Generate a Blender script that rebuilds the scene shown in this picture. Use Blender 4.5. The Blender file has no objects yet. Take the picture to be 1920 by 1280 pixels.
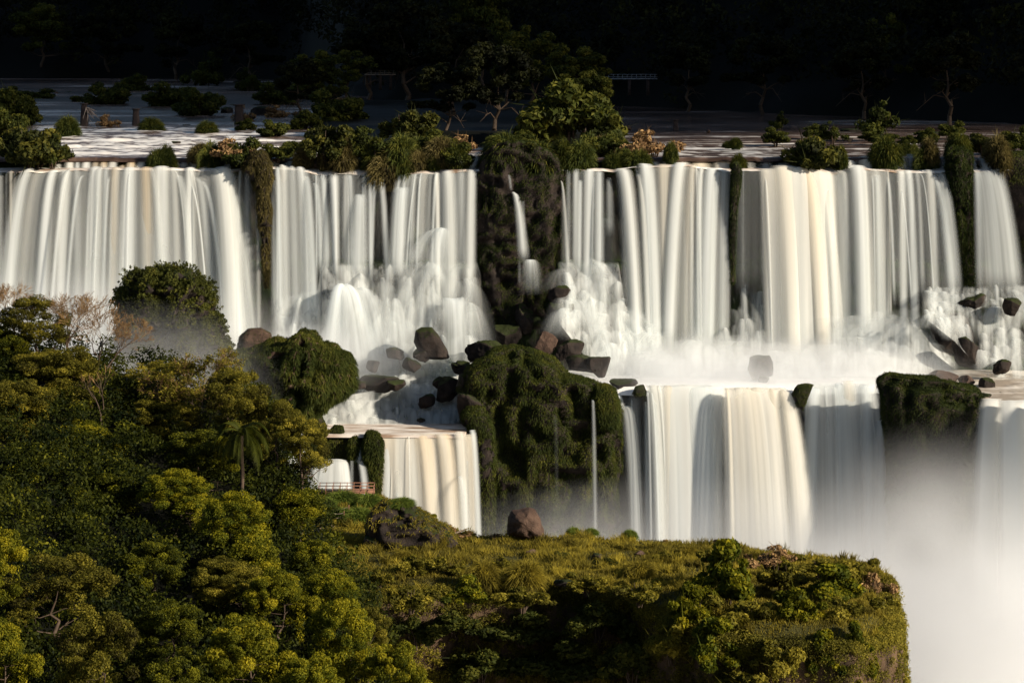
import bpy, math, random
import numpy as np
from mathutils import Vector
# ------------------------------------------------------------------ frame of reference
H0 = 150.0          # camera height above the deepest ground, metres
F = 4800.0          # focal length in photograph pixels (1920 wide)
SC = bpy.context.scene
COL = SC.collection
SUN = np.array([0.82, -0.40, 0.40]); SUN /= np.linalg.norm(SUN)

def P(px, py, Y):
    px, py, Y = np.broadcast_arrays(np.asarray(px, float), np.asarray(py, float), np.asarray(Y, float))
    return np.stack([(px-960)*Y/F, Y, H0+(28-py)*Y/F], -1)
def Yr(py): return 120000.0/(py-28.0)      # distance of a point of the upper river seen at row py
def sstep(a, b, x):
    t = np.clip((x-a)/(b-a), 0, 1); return t*t*(3-2*t)

# ------------------------------------------------------------------ noise
def _h(ix, iy, iz, s):
    n = (ix*374761393 + iy*668265263 + iz*2147483647 + s*974634777) & 0xffffffff
    n = ((n ^ (n >> 13))*1274126177) & 0xffffffff
    n = ((n ^ (n >> 16))*2246822519) & 0xffffffff
    return ((n ^ (n >> 15)) & 0xffffff)/float(0xffffff)*2-1
def vn(p, s=0):
    p = np.asarray(p, float); i = np.floor(p).astype(np.int64); f = p-i; f = f*f*(3-2*f)
    x, y, z = i[..., 0], i[..., 1], i[..., 2]; fx, fy, fz = f[..., 0], f[..., 1], f[..., 2]
    def L(a, b, t): return a+(b-a)*t
    return L(L(L(_h(x,y,z,s), _h(x+1,y,z,s), fx), L(_h(x,y+1,z,s), _h(x+1,y+1,z,s), fx), fy),
             L(L(_h(x,y,z+1,s), _h(x+1,y,z+1,s), fx), L(_h(x,y+1,z+1,s), _h(x+1,y+1,z+1,s), fx), fy), fz)
def fbm(p, s=0, o=4):
    p = np.asarray(p, float); a, r = 1.0, 0.0
    for k in range(o):
        r = r+a*vn(p, s+k*17); p = p*2.03+11.3; a *= .5
    return r/1.9
def n2(x, y, s=0, o=3):
    x, y = np.broadcast_arrays(np.asarray(x, float), np.asarray(y, float))
    return fbm(np.stack([x, y, np.zeros_like(x)+s*3.7], -1), s, o)

# ------------------------------------------------------------------ objects
def newmesh(name, V, Fs, mat=None, attrs=None, smooth=True):
    V = np.asarray(V, np.float32).reshape(-1, 3)
    if not isinstance(Fs, (list, tuple)): Fs = [Fs]
    Fs = [np.asarray(f, np.int32) for f in Fs if len(f)]
    me = bpy.data.meshes.new(name)
    me.vertices.add(len(V)); me.vertices.foreach_set('co', V.ravel())
    li = np.concatenate([f.ravel() for f in Fs]); ls = []; o = 0
    for f in Fs:
        n, k = f.shape; ls.append(o+np.arange(n)*k); o += n*k
    ls = np.concatenate(ls)
    me.loops.add(len(li)); me.loops.foreach_set('vertex_index', li)
    me.polygons.add(len(ls)); me.polygons.foreach_set('loop_start', ls.astype(np.int32))
    if smooth: me.polygons.foreach_set('use_smooth', np.ones(len(ls), bool))
    for k, a in (attrs or {}).items():
        at = me.attributes.new(k, 'FLOAT', 'POINT'); at.data.foreach_set('value', np.asarray(a, np.float32).ravel())
    me.update(calc_edges=True); me.validate()
    if mat: me.materials.append(mat)
    return me
def link(name, me, parent=None, loc=None):
    o = bpy.data.objects.new(name, me); COL.objects.link(o)
    if parent: o.parent = parent
    if loc is not None: o.location = loc
    return o
def tag(o, label, cat, group=None, kind=None):
    if label: o['label'] = label
    if cat: o['category'] = cat
    if group: o['group'] = group
    if kind: o['kind'] = kind
    return o
def empty(name, loc, label, cat, group=None):
    o = bpy.data.objects.new(name, None); COL.objects.link(o); o.location = [float(a) for a in loc]
    o.empty_display_size = .3
    return tag(o, label, cat, group)
def struct(o): o['kind'] = 'structure'; return o
def dup(root, loc, rz=0, sc=(1, 1, 1), label=None, group=None):
    r = root.copy(); COL.objects.link(r); r.location = [float(a) for a in loc]
    r.rotation_euler = (0, 0, rz); r.scale = sc
    if label: r['label'] = label
    if group: r['group'] = group
    for ch in list(root.children):
        c = ch.copy(); COL.objects.link(c); c.parent = r
    return r
def gridf(nu, nv, o=0):
    i = np.arange(nu-1)[:, None]*nv+np.arange(nv-1)[None, :]+o
    return np.stack([i, i+nv, i+nv+1, i+1], -1).reshape(-1, 4)
class MB:
    def __init__(s): s.V = []; s.Q = []; s.T = []; s.A = {}; s.n = 0
    def add(s, V, Fa, **at):
        V = np.asarray(V, float).reshape(-1, 3); Fa = np.asarray(Fa)+s.n
        (s.Q if Fa.shape[1] == 4 else s.T).append(Fa); s.V.append(V); s.n += len(V)
        for k, a in at.items(): s.A.setdefault(k, []).append(np.broadcast_to(np.asarray(a, float).ravel() if np.ndim(a) else a, (len(V),)))
    def grid(s, V, **at):
        nu, nv = V.shape[:2]; s.add(V, gridf(nu, nv), **at)
    def mesh(s, name, mat, smooth=True):
        F_ = []
        if s.Q: F_.append(np.concatenate(s.Q))
        if s.T: F_.append(np.concatenate(s.T))
        return newmesh(name, np.concatenate(s.V), F_, mat, {k: np.concatenate(a) for k, a in s.A.items()}, smooth)
    def box(s, c, d, rz=0):
        c = np.array(c, float); d = np.array(d, float)/2
        v = np.array([[x, y, z] for x in (-1, 1) for y in (-1, 1) for z in (-1, 1)])*d
        cs, sn = math.cos(rz), math.sin(rz); v = np.stack([v[:, 0]*cs-v[:, 1]*sn, v[:, 0]*sn+v[:, 1]*cs, v[:, 2]], -1)+c
        s.add(v, [[0, 1, 3, 2], [4, 6, 7, 5], [0, 4, 5, 1], [2, 3, 7, 6], [0, 2, 6, 4], [1, 5, 7, 3]])
def tubes(segs, sides=5):
    """segs: (N,8) p0 p1 r0 r1 -> V, quads"""
    S = np.asarray(segs, float); p0, p1, r0, r1 = S[:, :3], S[:, 3:6], S[:, 6], S[:, 7]
    d = p1-p0; d /= np.linalg.norm(d, axis=1)[:, None]+1e-9
    a = np.where(np.abs(d[:, 2:3]) < .9, np.array([[0, 0, 1.]]), np.array([[1., 0, 0]]))
    u = np.cross(d, a); u /= np.linalg.norm(u, axis=1)[:, None]+1e-9; v = np.cross(d, u)
    th = np.arange(sides)*2*np.pi/sides; c, s_ = np.cos(th), np.sin(th)
    R = u[:, None]*c[None, :, None]+v[:, None]*s_[None, :, None]
    A = p0[:, None]+R*r0[:, None, None]; B = p1[:, None]+R*r1[:, None, None]
    V = np.concatenate([A, B], 1).reshape(-1, 3); k = np.arange(sides); k2 = (k+1) % sides
    q = np.stack([k, k2, k2+sides, k+sides], -1); Q = (q[None]+(np.arange(len(S))*2*sides)[:, None, None]).reshape(-1, 4)
    return V, Q

# ------------------------------------------------------------------ materials
def nt(name):
    m = bpy.data.materials.new(name); m.use_nodes = True; t = m.node_tree; t.nodes.clear()
    out = t.nodes.new('ShaderNodeOutputMaterial'); return m, t, out
def N(t, kind, **kw):
    n = t.nodes.new('ShaderNode'+kind)
    for k, v in kw.items():
        if k.startswith('i_'):
            key = k[2:].replace('_', ' '); n.inputs[int(key) if key.isdigit() else key].default_value = v
        else: setattr(n, k, v)
    return n
def ramp(t, stops, src=None):
    r = N(t, 'ValToRGB'); e = r.color_ramp.elements
    while len(e) < len(stops): e.new(.5)
    for x, (p, c) in zip(e, stops): x.position = p; x.color = (*c, 1)
    if src is not None: t.links.new(src, r.inputs[0])
    return r
def noise(t, scale, detail=4, rough=.55, stretch=None):
    g = N(t, 'NewGeometry'); src = g.outputs['Position']
    if stretch:
        mp = N(t, 'Mapping'); mp.inputs['Scale'].default_value = stretch; t.links.new(src, mp.inputs[0]); src = mp.outputs[0]
    n = N(t, 'TexNoise', i_Scale=scale, i_Detail=detail, i_Roughness=rough); t.links.new(src, n.inputs['Vector'])
    return n
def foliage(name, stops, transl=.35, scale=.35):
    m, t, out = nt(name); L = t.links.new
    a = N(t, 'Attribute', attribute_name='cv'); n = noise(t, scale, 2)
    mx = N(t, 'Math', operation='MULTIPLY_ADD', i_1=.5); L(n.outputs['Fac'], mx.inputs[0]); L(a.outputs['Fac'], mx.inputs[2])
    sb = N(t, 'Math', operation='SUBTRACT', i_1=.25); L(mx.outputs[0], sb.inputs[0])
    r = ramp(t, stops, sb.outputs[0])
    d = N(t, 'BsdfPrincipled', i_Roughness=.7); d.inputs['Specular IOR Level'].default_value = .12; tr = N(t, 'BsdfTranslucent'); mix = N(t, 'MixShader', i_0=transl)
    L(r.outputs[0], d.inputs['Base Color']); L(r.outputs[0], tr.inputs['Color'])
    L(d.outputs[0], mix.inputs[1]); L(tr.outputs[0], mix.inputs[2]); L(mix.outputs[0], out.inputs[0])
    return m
def nospec(t):
    for n in t.nodes:
        if n.type == 'BSDF_PRINCIPLED': n.inputs['Specular IOR Level'].default_value = .12
def rockmat(name, c0, c1, moss=None, mossk=.5, stretch=(1, 1, 1), sc=.5):
    m, t, out = nt(name); L = t.links.new
    n = noise(t, sc, 8, .65, stretch); n2_ = noise(t, sc*5, 6, .7, stretch)
    r = ramp(t, [(.3, c0), (.7, c1)], n.outputs['Fac']); d = N(t, 'BsdfPrincipled', i_Roughness=.75)
    col = r.outputs[0]
    if moss:
        g = N(t, 'NewGeometry'); sp = N(t, 'SeparateXYZ'); L(g.outputs['Normal'], sp.inputs[0])
        ad = N(t, 'Math', operation='MULTIPLY_ADD', i_1=.7); L(sp.outputs['Z'], ad.inputs[0]); L(n2_.outputs['Fac'], ad.inputs[2])
        k = ramp(t, [(mossk, (0, 0, 0)), (mossk+.2, (1, 1, 1))], ad.outputs[0])
        mm = N(t, 'MixRGB'); L(k.outputs[0], mm.inputs[0]); L(col, mm.inputs[1])
        mr = ramp(t, [(.3, [a*.5 for a in moss]), (.7, moss)], n.outputs['Fac']); L(mr.outputs[0], mm.inputs[2]); col = mm.outputs[0]
    L(col, d.inputs['Base Color'])
    b = N(t, 'Bump', i_Strength=.7, i_Distance=.35); L(n2_.outputs['Fac'], b.inputs['Height']); L(b.outputs[0], d.inputs['Normal'])
    nospec(t); L(d.outputs[0], out.inputs[0]); return m
def fallmat():
    m, t, out = nt('falling_water'); L = t.links.new
    a = N(t, 'Attribute', attribute_name='dens'); ti = N(t, 'Attribute', attribute_name='tint')
    c = ramp(t, [(0, (.79, .84, .85)), (.5, (.84, .75, .60)), (1, (.66, .44, .19))], ti.outputs['Fac'])
    d = N(t, 'BsdfDiffuse'); tr = N(t, 'BsdfTranslucent'); mx = N(t, 'MixShader', i_0=.42)
    L(c.outputs[0], d.inputs[0]); L(c.outputs[0], tr.inputs[0]); L(d.outputs[0], mx.inputs[1]); L(tr.outputs[0], mx.inputs[2])
    tp = N(t, 'BsdfTransparent'); m2 = N(t, 'MixShader'); L(a.outputs['Fac'], m2.inputs[0]); L(tp.outputs[0], m2.inputs[1]); L(mx.outputs[0], m2.inputs[2])
    L(m2.outputs[0], out.inputs[0]); return m
def watermat(name, dark, mid, foam):
    m, t, out = nt(name); L = t.links.new
    a = N(t, 'Attribute', attribute_name='foam')
    n = noise(t, .7, 6, .68, (.22, 1.2, 1)); ad = N(t, 'Math', operation='MULTIPLY_ADD', i_1=.5); L(n.outputs['Fac'], ad.inputs[0]); L(a.outputs['Fac'], ad.inputs[2])
    r = ramp(t, [(.25, dark), (.5, mid), (.9, foam)], ad.outputs[0])
    d = N(t, 'BsdfPrincipled', i_Roughness=.22 if 'river' in name else .45); L(r.outputs[0], d.inputs['Base Color']); d.inputs['IOR'].default_value = 1.33
    b = N(t, 'Bump', i_Strength=.25, i_Distance=.2); L(n.outputs['Fac'], b.inputs['Height']); L(b.outputs[0], d.inputs['Normal'])
    L(d.outputs[0], out.inputs[0]); return m
def plain(name, c, rough=.7, var=.3):
    m, t, out = nt(name); n = noise(t, 3, 5); r = ramp(t, [(.3, [a*(1-var) for a in c]), (.7, [min(1, a*(1+var)) for a in c])], n.outputs['Fac'])
    d = N(t, 'BsdfPrincipled', i_Roughness=rough); nospec(t); t.links.new(r.outputs[0], d.inputs['Base Color']); t.links.new(d.outputs[0], out.inputs[0]); return m
M = {}
M['fall'] = fallmat()
M['river'] = watermat('river_water', (.035, .022, .016), (.15, .10, .078), (.80, .76, .70))
M['pool'] = watermat('pool_water', (.10, .06, .04), (.30, .21, .15), (.86, .83, .78))
M['terrace'] = watermat('terrace_water', (.30, .25, .20), (.70, .66, .60), (.88, .88, .86))
M['rock'] = rockmat('basalt', (.007, .006, .006), (.038, .028, .023), (.026, .034, .009), .9)
M['rockbare'] = rockmat('bare_basalt', (.028, .018, .014), (.105, .066, .048), None, sc=.8)
M['cliff'] = rockmat('wet_cliff', (.006, .007, .006), (.035, .030, .025), (.020, .032, .008), .62, (1, 1, .25), .4)
M['pcliff'] = rockmat('plateau_soil', (.02, .014, .009), (.12, .075, .045), (.07, .065, .018), .72, (1, 1, .25), .8)
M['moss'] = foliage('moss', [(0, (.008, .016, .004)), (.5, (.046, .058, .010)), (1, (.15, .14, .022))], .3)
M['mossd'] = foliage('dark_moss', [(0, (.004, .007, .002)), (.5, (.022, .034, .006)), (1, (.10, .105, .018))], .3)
M['mossdry'] = foliage('dry_moss', [(0, (.022, .017, .008)), (.5, (.085, .070, .022)), (1, (.19, .15, .055))], .3)
M['leaf'] = foliage('leaf_green', [(0, (.008, .018, .002)), (.5, (.070, .084, .005)), (1, (.29, .25, .010))], .42)
M['leafy'] = foliage('leaf_yellowgreen', [(0, (.016, .026, .002)), (.5, (.115, .118, .006)), (1, (.36, .30, .015))], .45)
M['leafo'] = foliage('leaf_olive', [(0, (.016, .014, .003)), (.5, (.095, .088, .009)), (1, (.32, .26, .03))], .4)
M['leafk'] = foliage('leaf_shaded', [(0, (.004, .009, .001)), (.5, (.040, .047, .003)), (1, (.20, .19, .010))], .4)  # leaf green darkened to put the wood's shade into the colour
M['leafm'] = foliage('leaf_dull', [(0, (.008, .010, .003)), (.5, (.055, .062, .010)), (1, (.17, .15, .025))], .35)
M['leafq'] = foliage('leaf_riverside', [(0, (.004, .006, .002)), (.5, (.034, .039, .007)), (1, (.135, .12, .018))], .35)
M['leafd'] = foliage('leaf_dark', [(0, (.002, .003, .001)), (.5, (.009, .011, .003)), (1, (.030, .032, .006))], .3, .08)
M['leafr'] = foliage('leaf_river', [(0, (.005, .007, .002)), (.5, (.035, .045, .007)), (1, (.11, .105, .014))], .35)
M['twig'] = foliage('twig_dry', [(0, (.05, .03, .015)), (.5, (.17, .10, .045)), (1, (.36, .23, .10))], .1)
M['grass'] = foliage('grass_blades', [(0, (.04, .034, .008)), (.45, (.19, .155, .022)), (1, (.46, .36, .04))], .45, .18)
M['grassg'] = foliage('grass_green', [(0, (.03, .05, .010)), (.5, (.09, .13, .02)), (1, (.22, .26, .04))], .4)
M['bark'] = plain('bark', (.06, .042, .03)); M['barkl'] = plain('pale_bark', (.22, .17, .12))
M['wood'] = plain('weathered_wood', (.20, .10, .065)); M['stone'] = plain('pier_stone', (.045, .033, .03), .8)
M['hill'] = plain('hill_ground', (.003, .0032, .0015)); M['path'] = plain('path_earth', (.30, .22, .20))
M['bed'] = plain('pool_bed', (.08, .06, .045))
M['metal'] = plain('bridge_metal', (.20, .22, .25)); M['black'] = plain('feather_black', (.012, .012, .012)); M['log'] = plain('bleached_log', (.30, .24, .2))
# ------------------------------------------------------------------ generators
def rng(s): return np.random.default_rng(s)
def unit(v): return v/(np.linalg.norm(v, axis=-1, keepdims=True)+1e-9)
def leaves(P0, nrm, size, r, jit=.9):
    """rhombic leaf at every P0, roughly facing nrm"""
    n = len(P0); nn = unit(nrm+r.normal(0, jit, (n, 3))); a = unit(np.cross(nn, r.normal(0, 1, (n, 3)))); b = np.cross(nn, a)
    s = (size*(.6+.8*r.random(n)))[:, None]
    V = np.stack([P0-a*s, P0-b*s*.5+nn*s*.12, P0+a*s, P0+b*s*.5+nn*s*.12], 1).reshape(-1, 3)
    return V, np.arange(4*n).reshape(-1, 4)
def blades(P0, dirv, ln, w, r, droop=.6):
    """bent grass blades, two segments each, width w at the root and pointed tip"""
    n = len(P0); d = unit(dirv); side = unit(np.cross(d, r.normal(0, 1, (n, 3))))*w*.5
    ln = (np.asarray(ln)*(.6+.8*r.random(n)))[:, None]
    p1 = P0+d*ln*.5; d2 = unit(d+np.array([0, 0, -droop])); p2 = p1+d2*ln*.55
    V = np.stack([P0-side, P0+side, p1+side*.9, p1-side*.9, p2], 1).reshape(-1, 3); k = np.arange(n)[:, None]*5
    return V, k+np.array([[0, 1, 2, 3]]), k+np.array([[3, 2, 4]])
def crown(mb, centers, rad, nleaf, size, r, base=0., up=.35, flat=.7, varr=.28):
    """leaf clumps: each centre is one clump of nleaf leaves"""
    for c, R in zip(centers, rad):
        k = int(nleaf*(R/np.mean(rad))**2*(.7+.6*r.random()))+8
        d = unit(r.normal(0, 1, (k, 3))); rr = R*(.45+.6*r.random(k)**.6)[:, None]
        p = c+d*rr*np.array([1, 1, flat]); nr = d+np.array([0, 0, up])
        V, Q = leaves(p, nr, size, r)
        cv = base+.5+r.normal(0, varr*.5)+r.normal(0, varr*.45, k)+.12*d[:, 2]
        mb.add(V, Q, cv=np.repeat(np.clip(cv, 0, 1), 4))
def shrub_mesh(name, seed, nclump=26, nleaf=110, size=.16, mat=None, spread=1., tall=1., base=0., dome=1.):
    """unit shrub (about 1 m radius scaled up): radius 1, height ~1.4*tall"""
    r = rng(seed); mb = MB()
    d = unit(r.normal(0, 1, (nclump, 3))); d[:, 2] = np.abs(d[:, 2]); rr = (.25+.65*r.random(nclump))[:, None]*(1+.45*vn(d*1.6+seed, seed))[:, None]
    c = d*rr*np.array([spread, spread, tall*dome])+np.array([0, 0, .25*tall])
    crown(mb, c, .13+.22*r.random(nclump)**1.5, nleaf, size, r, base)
    V, Fq, Ft = blades(c[r.integers(0, nclump, 60)]*.9, unit(r.normal(0, 1, (60, 3))+np.array([0, 0, 1.])), .55, .03, r, .1)
    mb.add(V, Fq, cv=.3); mb.add(V, Ft, cv=.3)
    return mb.mesh(name, mat, False)
def stems_mesh(name, seed, n=7, h=1.0):
    r = rng(seed); seg = []
    for k in range(n):
        a = r.random()*6.28; q = r.random()*.5; e = np.array([math.cos(a)*q, math.sin(a)*q, h*(.6+.4*r.random())]); b = np.array([math.cos(a)*.08, math.sin(a)*.08, -.25])
        m = (b+e)/2+r.normal(0, .05, 3); seg += [[*b, *m, .03, .022], [*m, *e, .022, .008]]
    V, Q = tubes(seg, 4); return newmesh(name, V, Q, M['bark'])
def tussock_mesh(name, seed, mat, nb=1500, ln=.42, w=.035, hang=1.):
    """rounded clump of drooping blades, radius ~1"""
    r = rng(seed); d = unit(r.normal(0, 1, (nb, 3))); d[:, 2] = np.abs(d[:, 2])*1.0-.25*r.random(nb)*hang; d = unit(d)
    lump = 1+.16*fbm(d*2.2+seed, seed, 3); p = d*(.72*lump)[:, None]*np.array([1, 1, .95])
    V, Q, T = blades(p, d+r.normal(0, .25, (nb, 3)), ln, w, r, .9); mb = MB()
    cv = np.repeat(np.clip(.45+.28*vn(d*3+seed, seed)+r.normal(0, .14, nb)+.12*d[:, 2], 0, 1), 5)
    mb.add(V, Q, cv=cv); mb.T.append(T)
    # core
    th = np.linspace(0, 2*np.pi, 19); ph = np.linspace(.01, 2.1, 10); T2, P2 = np.meshgrid(th, ph, indexing='ij')
    D = np.stack([np.sin(P2)*np.cos(T2), np.sin(P2)*np.sin(T2), np.cos(P2)], -1); D2 = D*(.70*(1+.16*fbm(D*2.2+seed, seed, 3)))[..., None]
    mb.grid(D2, cv=.12)
    return mb.mesh(name, mat, False)
def boulder_mesh(name, seed, mat, cuts=14, rough=.05, res=40):
    r = rng(seed); th = np.linspace(0, 2*np.pi, res*2+1); ph = np.linspace(0.001, np.pi-.001, res)
    T, Pp = np.meshgrid(th, ph, indexing='ij'); p = np.stack([np.sin(Pp)*np.cos(T), np.sin(Pp)*np.sin(T), np.cos(Pp)], -1)
    n = p.copy(); p = p*1.12
    for k in range(cuts):
        d = unit(r.normal(0, 1, 3)); h = .62+.25*r.random(); e = np.maximum(0, (p@d)-h); p = p-e[..., None]*d
    p = p+n*(rough*1.6*fbm(p*2.4+seed, seed, 5)-.05*np.clip(1-6*np.abs(vn(p*1.7+seed, seed+4)), 0, 1)*1.)[..., None]
    p[-1] = p[0]
    return newmesh(name, p.reshape(-1, 3), gridf(*p.shape[:2]), mat)
def outline_blob(poly, Y, T, seed, amp=.8, nth=180, nph=40, nscale=.25, back=.7, pw=.75, squash=1.):
    """solid with the silhouette poly (pixels) seen at distance Y, thickness T metres towards the camera"""
    pts = P([a for a, b in poly], [b for a, b in poly], Y)[:, [0, 2]]
    c = np.array([(pts[:, 0].max()+pts[:, 0].min())/2, pts[:, 1].mean()])
    ang = np.linspace(-np.pi, np.pi, nth+1); R = np.zeros_like(ang); D = np.stack([np.cos(ang), np.sin(ang)], -1)
    A = pts; B = np.roll(pts, -1, 0)
    for k in range(len(A)):
        e = B[k]-A[k]; w = A[k]-c; den = D[:, 0]*e[1]-D[:, 1]*e[0]; den = np.where(abs(den) < 1e-9, 1e-9, den)
        t = (w[0]*e[1]-w[1]*e[0])/den; u = (w[0]*D[:, 1]-w[1]*D[:, 0])/den
        ok = (u >= -1e-6) & (u <= 1+1e-6) & (t > 0); R = np.where(ok & (t > R), t, R)
    ph = np.linspace(.002, np.pi-.002, nph); s = np.sin(ph)**pw; s[0] = s[-1] = 0
    X = c[0]+D[:, 0][:, None]*R[:, None]*s; Z = c[1]+D[:, 1][:, None]*R[:, None]*s
    dep = -np.cos(ph)*T; dep = np.where(dep > 0, dep*back, dep); Yy = Y+dep[None, :]*np.ones_like(X)
    V = np.stack([X, Yy, Z], -1); cen = np.array([c[0], Y, c[1]]); nr = unit((V-cen)*np.array([1/np.mean(R), 1/T, 1/np.mean(R)]))
    ns = fbm(V*nscale+seed, seed, 4); ns[-1] = ns[0]
    cu = 1-2.4*np.abs(vn(V*nscale*2.6+seed, seed+3)); cu[-1] = cu[0]; ns = ns+.50*cu*(amp > .9)
    V = V+nr*(ns*amp)[..., None]*np.array([.55, 1.3, .55]); V[-1] = V[0]
    return V, nr
def outline_rows(poly, Y, T, seed, amp=.8, nrow=90, nang=72, nscale=.25, back=.7, pw=.75):
    """solid with the same silhouette built as stacked cross sections, so tall rock faces carry no pole"""
    pts = P([a for a, b in poly], [b for a, b in poly], Y)[:, [0, 2]]; z1, z0 = pts[:, 1].max(), pts[:, 1].min(); f = np.linspace(0, 1, nrow); zz = z1-(z1-z0)*(.002+.996*(f**1.25*.5+f*.5)); A, B = pts, np.roll(pts, -1, 0)
    lo, hi = [], []
    for z in zz:
        xs = [a[0]+(b[0]-a[0])*(z-a[1])/(b[1]-a[1]) for a, b in zip(A, B) if (a[1] > z) != (b[1] > z)]; lo.append(min(xs)); hi.append(max(xs))
    lo, hi = np.array(lo)[:, None], np.array(hi)[:, None]; mid, hw = (lo+hi)/2, (hi-lo)/2
    g = np.clip((z1-zz)/(T*1.1), 0, 1)[:, None]; g2 = np.clip((zz-z0)/(T*.6)+.55, 0, 1)[:, None]; Tz = T*np.sqrt(1-(1-g)**2)*g2; Tz = np.minimum(Tz, hw*2.2+.2)
    an = np.linspace(0, 2*np.pi, nang+1)[None, :]; ca, sa = np.cos(an), np.sin(an); q = 1-pw*.55
    X = mid+hw*np.sign(ca)*np.abs(ca)**max(q, .5); dep = -np.sign(sa)*np.abs(sa)**max(pw, .5)*Tz; Yy = Y+np.where(dep > 0, dep*back, dep); Z = zz[:, None]+0*X
    V = np.stack([X, Yy, Z], -1); nr = unit(np.stack([ca/np.maximum(hw, .3)+0*Z, -sa/np.maximum(Tz, .3), .9*(1-g)**2/np.maximum(T, .3)+0*ca], -1))
    ns = fbm(V*np.array([1, 1, .7])*nscale+seed, seed, 4); cu = 1-2.4*np.abs(vn(V*np.array([1, 1, .6])*nscale*2.6+seed, seed+3)); ns = ns+.5*cu*(amp > .9)
    ns[:, -1] = ns[:, 0]; V = V+nr*(ns*amp)[..., None]*np.array([.4, 1.2, .5]); V[:, -1] = V[:, 0]
    cap = V[:1].copy(); cap[:] = V[0].mean(0); cb = V[-1:].copy(); cb[:] = V[-1].mean(0); up = nr[:1].copy(); up[:] = [0, 0, 1.]; dn = -up
    return np.concatenate([cap, V, cb]).transpose(1, 0, 2), np.concatenate([up, nr, dn]).transpose(1, 0, 2)
def sample_grid(V, n, r, face_cam=True, minz=None):
    """random points + normals on a grid surface, weighted by area"""
    a, b, c, d = V[:-1, :-1], V[1:, :-1], V[1:, 1:], V[:-1, 1:]
    nn = np.cross(c-a, d-b); ar = np.linalg.norm(nn, axis=-1)/2; nu = unit(nn)
    w = ar.copy()
    if face_cam: w = w*(nu[..., 1] < .35)
    w = w.ravel(); k = r.choice(len(w), n, p=w/w.sum()); i, j = np.unravel_index(k, ar.shape); u, v = r.random(n)[:, None], r.random(n)[:, None]
    p = (a[i, j]*(1-u)+b[i, j]*u)*(1-v)+(d[i, j]*(1-u)+c[i, j]*u)*v
    return p, nu[i, j]
def orient(V, nr):
    """make grid winding outward; returns V possibly flipped"""
    a, b, c, d = V[:-1, :-1], V[1:, :-1], V[1:, 1:], V[:-1, 1:]
    nn = np.cross(c-a, d-b); s = (nn*nr[:-1, :-1]).sum()
    return (V[::-1], nr[::-1]) if s < 0 else (V, nr)
def mossmound(name, label, cat, poly, Y, T, seed, nb=9000, ln=.9, w=.13, amp=1.2, rock='rock', mosm='moss', group=None, leafy=0, bare=None, nscale=.25, lsize=.3, pw=.75, blob=False):
    V, nr = (outline_rows if nb and not blob else outline_blob)(poly, Y, T, seed, amp, nscale=nscale, pw=pw); V, nr = orient(V, nr)
    base = V.reshape(-1, 3); c = [float(base[:, 0].mean()), float(Y), float(base[:, 2].min())]
    o = empty(name, c, label, cat, group)
    link('rock', newmesh('rock', base-c, gridf(*V.shape[:2]), M[rock]), o)
    r = rng(seed+5); mb = MB()
    if nb:
        if w > .09: nb = int(nb*1.9); w = w*.68; ln = ln*.85
        p, n = sample_grid(V, nb, r)
        keep = np.ones(nb, bool)
        if bare is not None:      # keep moss off bare patches and undersides
            keep = (fbm(p*.22+seed*3, seed+3, 3)+n[:, 2]*.55 > bare)
        p, n = p[keep], n[keep]
        d = n+np.array([0, -.1, -.25])+r.normal(0, .3, (len(p), 3))
        Vb, Q, Tt = blades(p-n*.1-c, d, ln, w, r, 1.5)
        cv = np.repeat(np.clip(.45+.38*fbm(p*.35+seed, seed, 3)+r.normal(0, .12, len(p))+.08*n[:, 2], 0, 1), 5)
        mb.add(Vb, Q, cv=cv); mb.T.append(Tt); link('moss', mb.mesh('moss', M[mosm], False), o)
    if leafy:
        mb = MB(); p, n = sample_grid(V, leafy, r)
        k = (n[:, 2] > -.25) & (fbm(p*.3+seed, seed+9, 2) > -.35); p, n = p[k], n[k]
        lump = r.random(len(p))**.6*(.5+1.1*np.clip(fbm(p*.8+seed, seed+4, 3)+.4, 0, 1))
        Vl, Q = leaves(p+n*lump[:, None]-c, n, lsize, r)
        cv = np.clip(.42+.4*fbm(p*.4, seed+8, 3)+r.normal(0, .12, len(p)), 0, 1); mb.add(Vl, Q, cv=np.repeat(cv, 4))
        link('foliage', mb.mesh('foliage', M['leafm'], False), o)
    return o
# ------------------------------------------------------------------ trees
def branch_tree(r, base, top, spread, n, r0, gn=3):
    """trunk + limbs reaching n target points on a crown; returns segments, tips"""
    seg = []; base = np.array(base, float); top = np.array(top, float); h = np.linalg.norm(top-base)
    pts = [base]; k = 6
    for i in range(1, k+1): pts.append(base+(top-base)*i/k+r.normal(0, .025*h, 3)*(i < k))
    rad = [r0*(1-.75*i/k) for i in range(k+1)]
    for i in range(k): seg.append([*pts[i], *pts[i+1], rad[i], rad[i+1]])
    tips = []
    for j in range(n):
        i = r.integers(max(1, k//2-1), k+1); st = pts[i]; d = unit(r.normal(0, 1, 3)*np.array([1, 1, .45])+np.array([0, 0, .45])); e = st+d*spread*(.5+.5*r.random())
        m = (st+e)/2+np.array([0, 0, .12*spread])*r.normal(.2, .6)+r.normal(0, .06*spread, 3)
        seg += [[*st, *m, rad[i]*.55, rad[i]*.32], [*m, *e, rad[i]*.32, rad[i]*.14]]
        tips.append(e)
        for q in range(gn):
            e2 = m+(e-m)*r.random()+unit(r.normal(0, 1, 3)+.6*d)*spread*.35; seg.append([*(m+(e-m)*.5), *e2, rad[i]*.16, rad[i]*.06]); tips.append(e2)
    return seg, np.array(tips)
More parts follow.
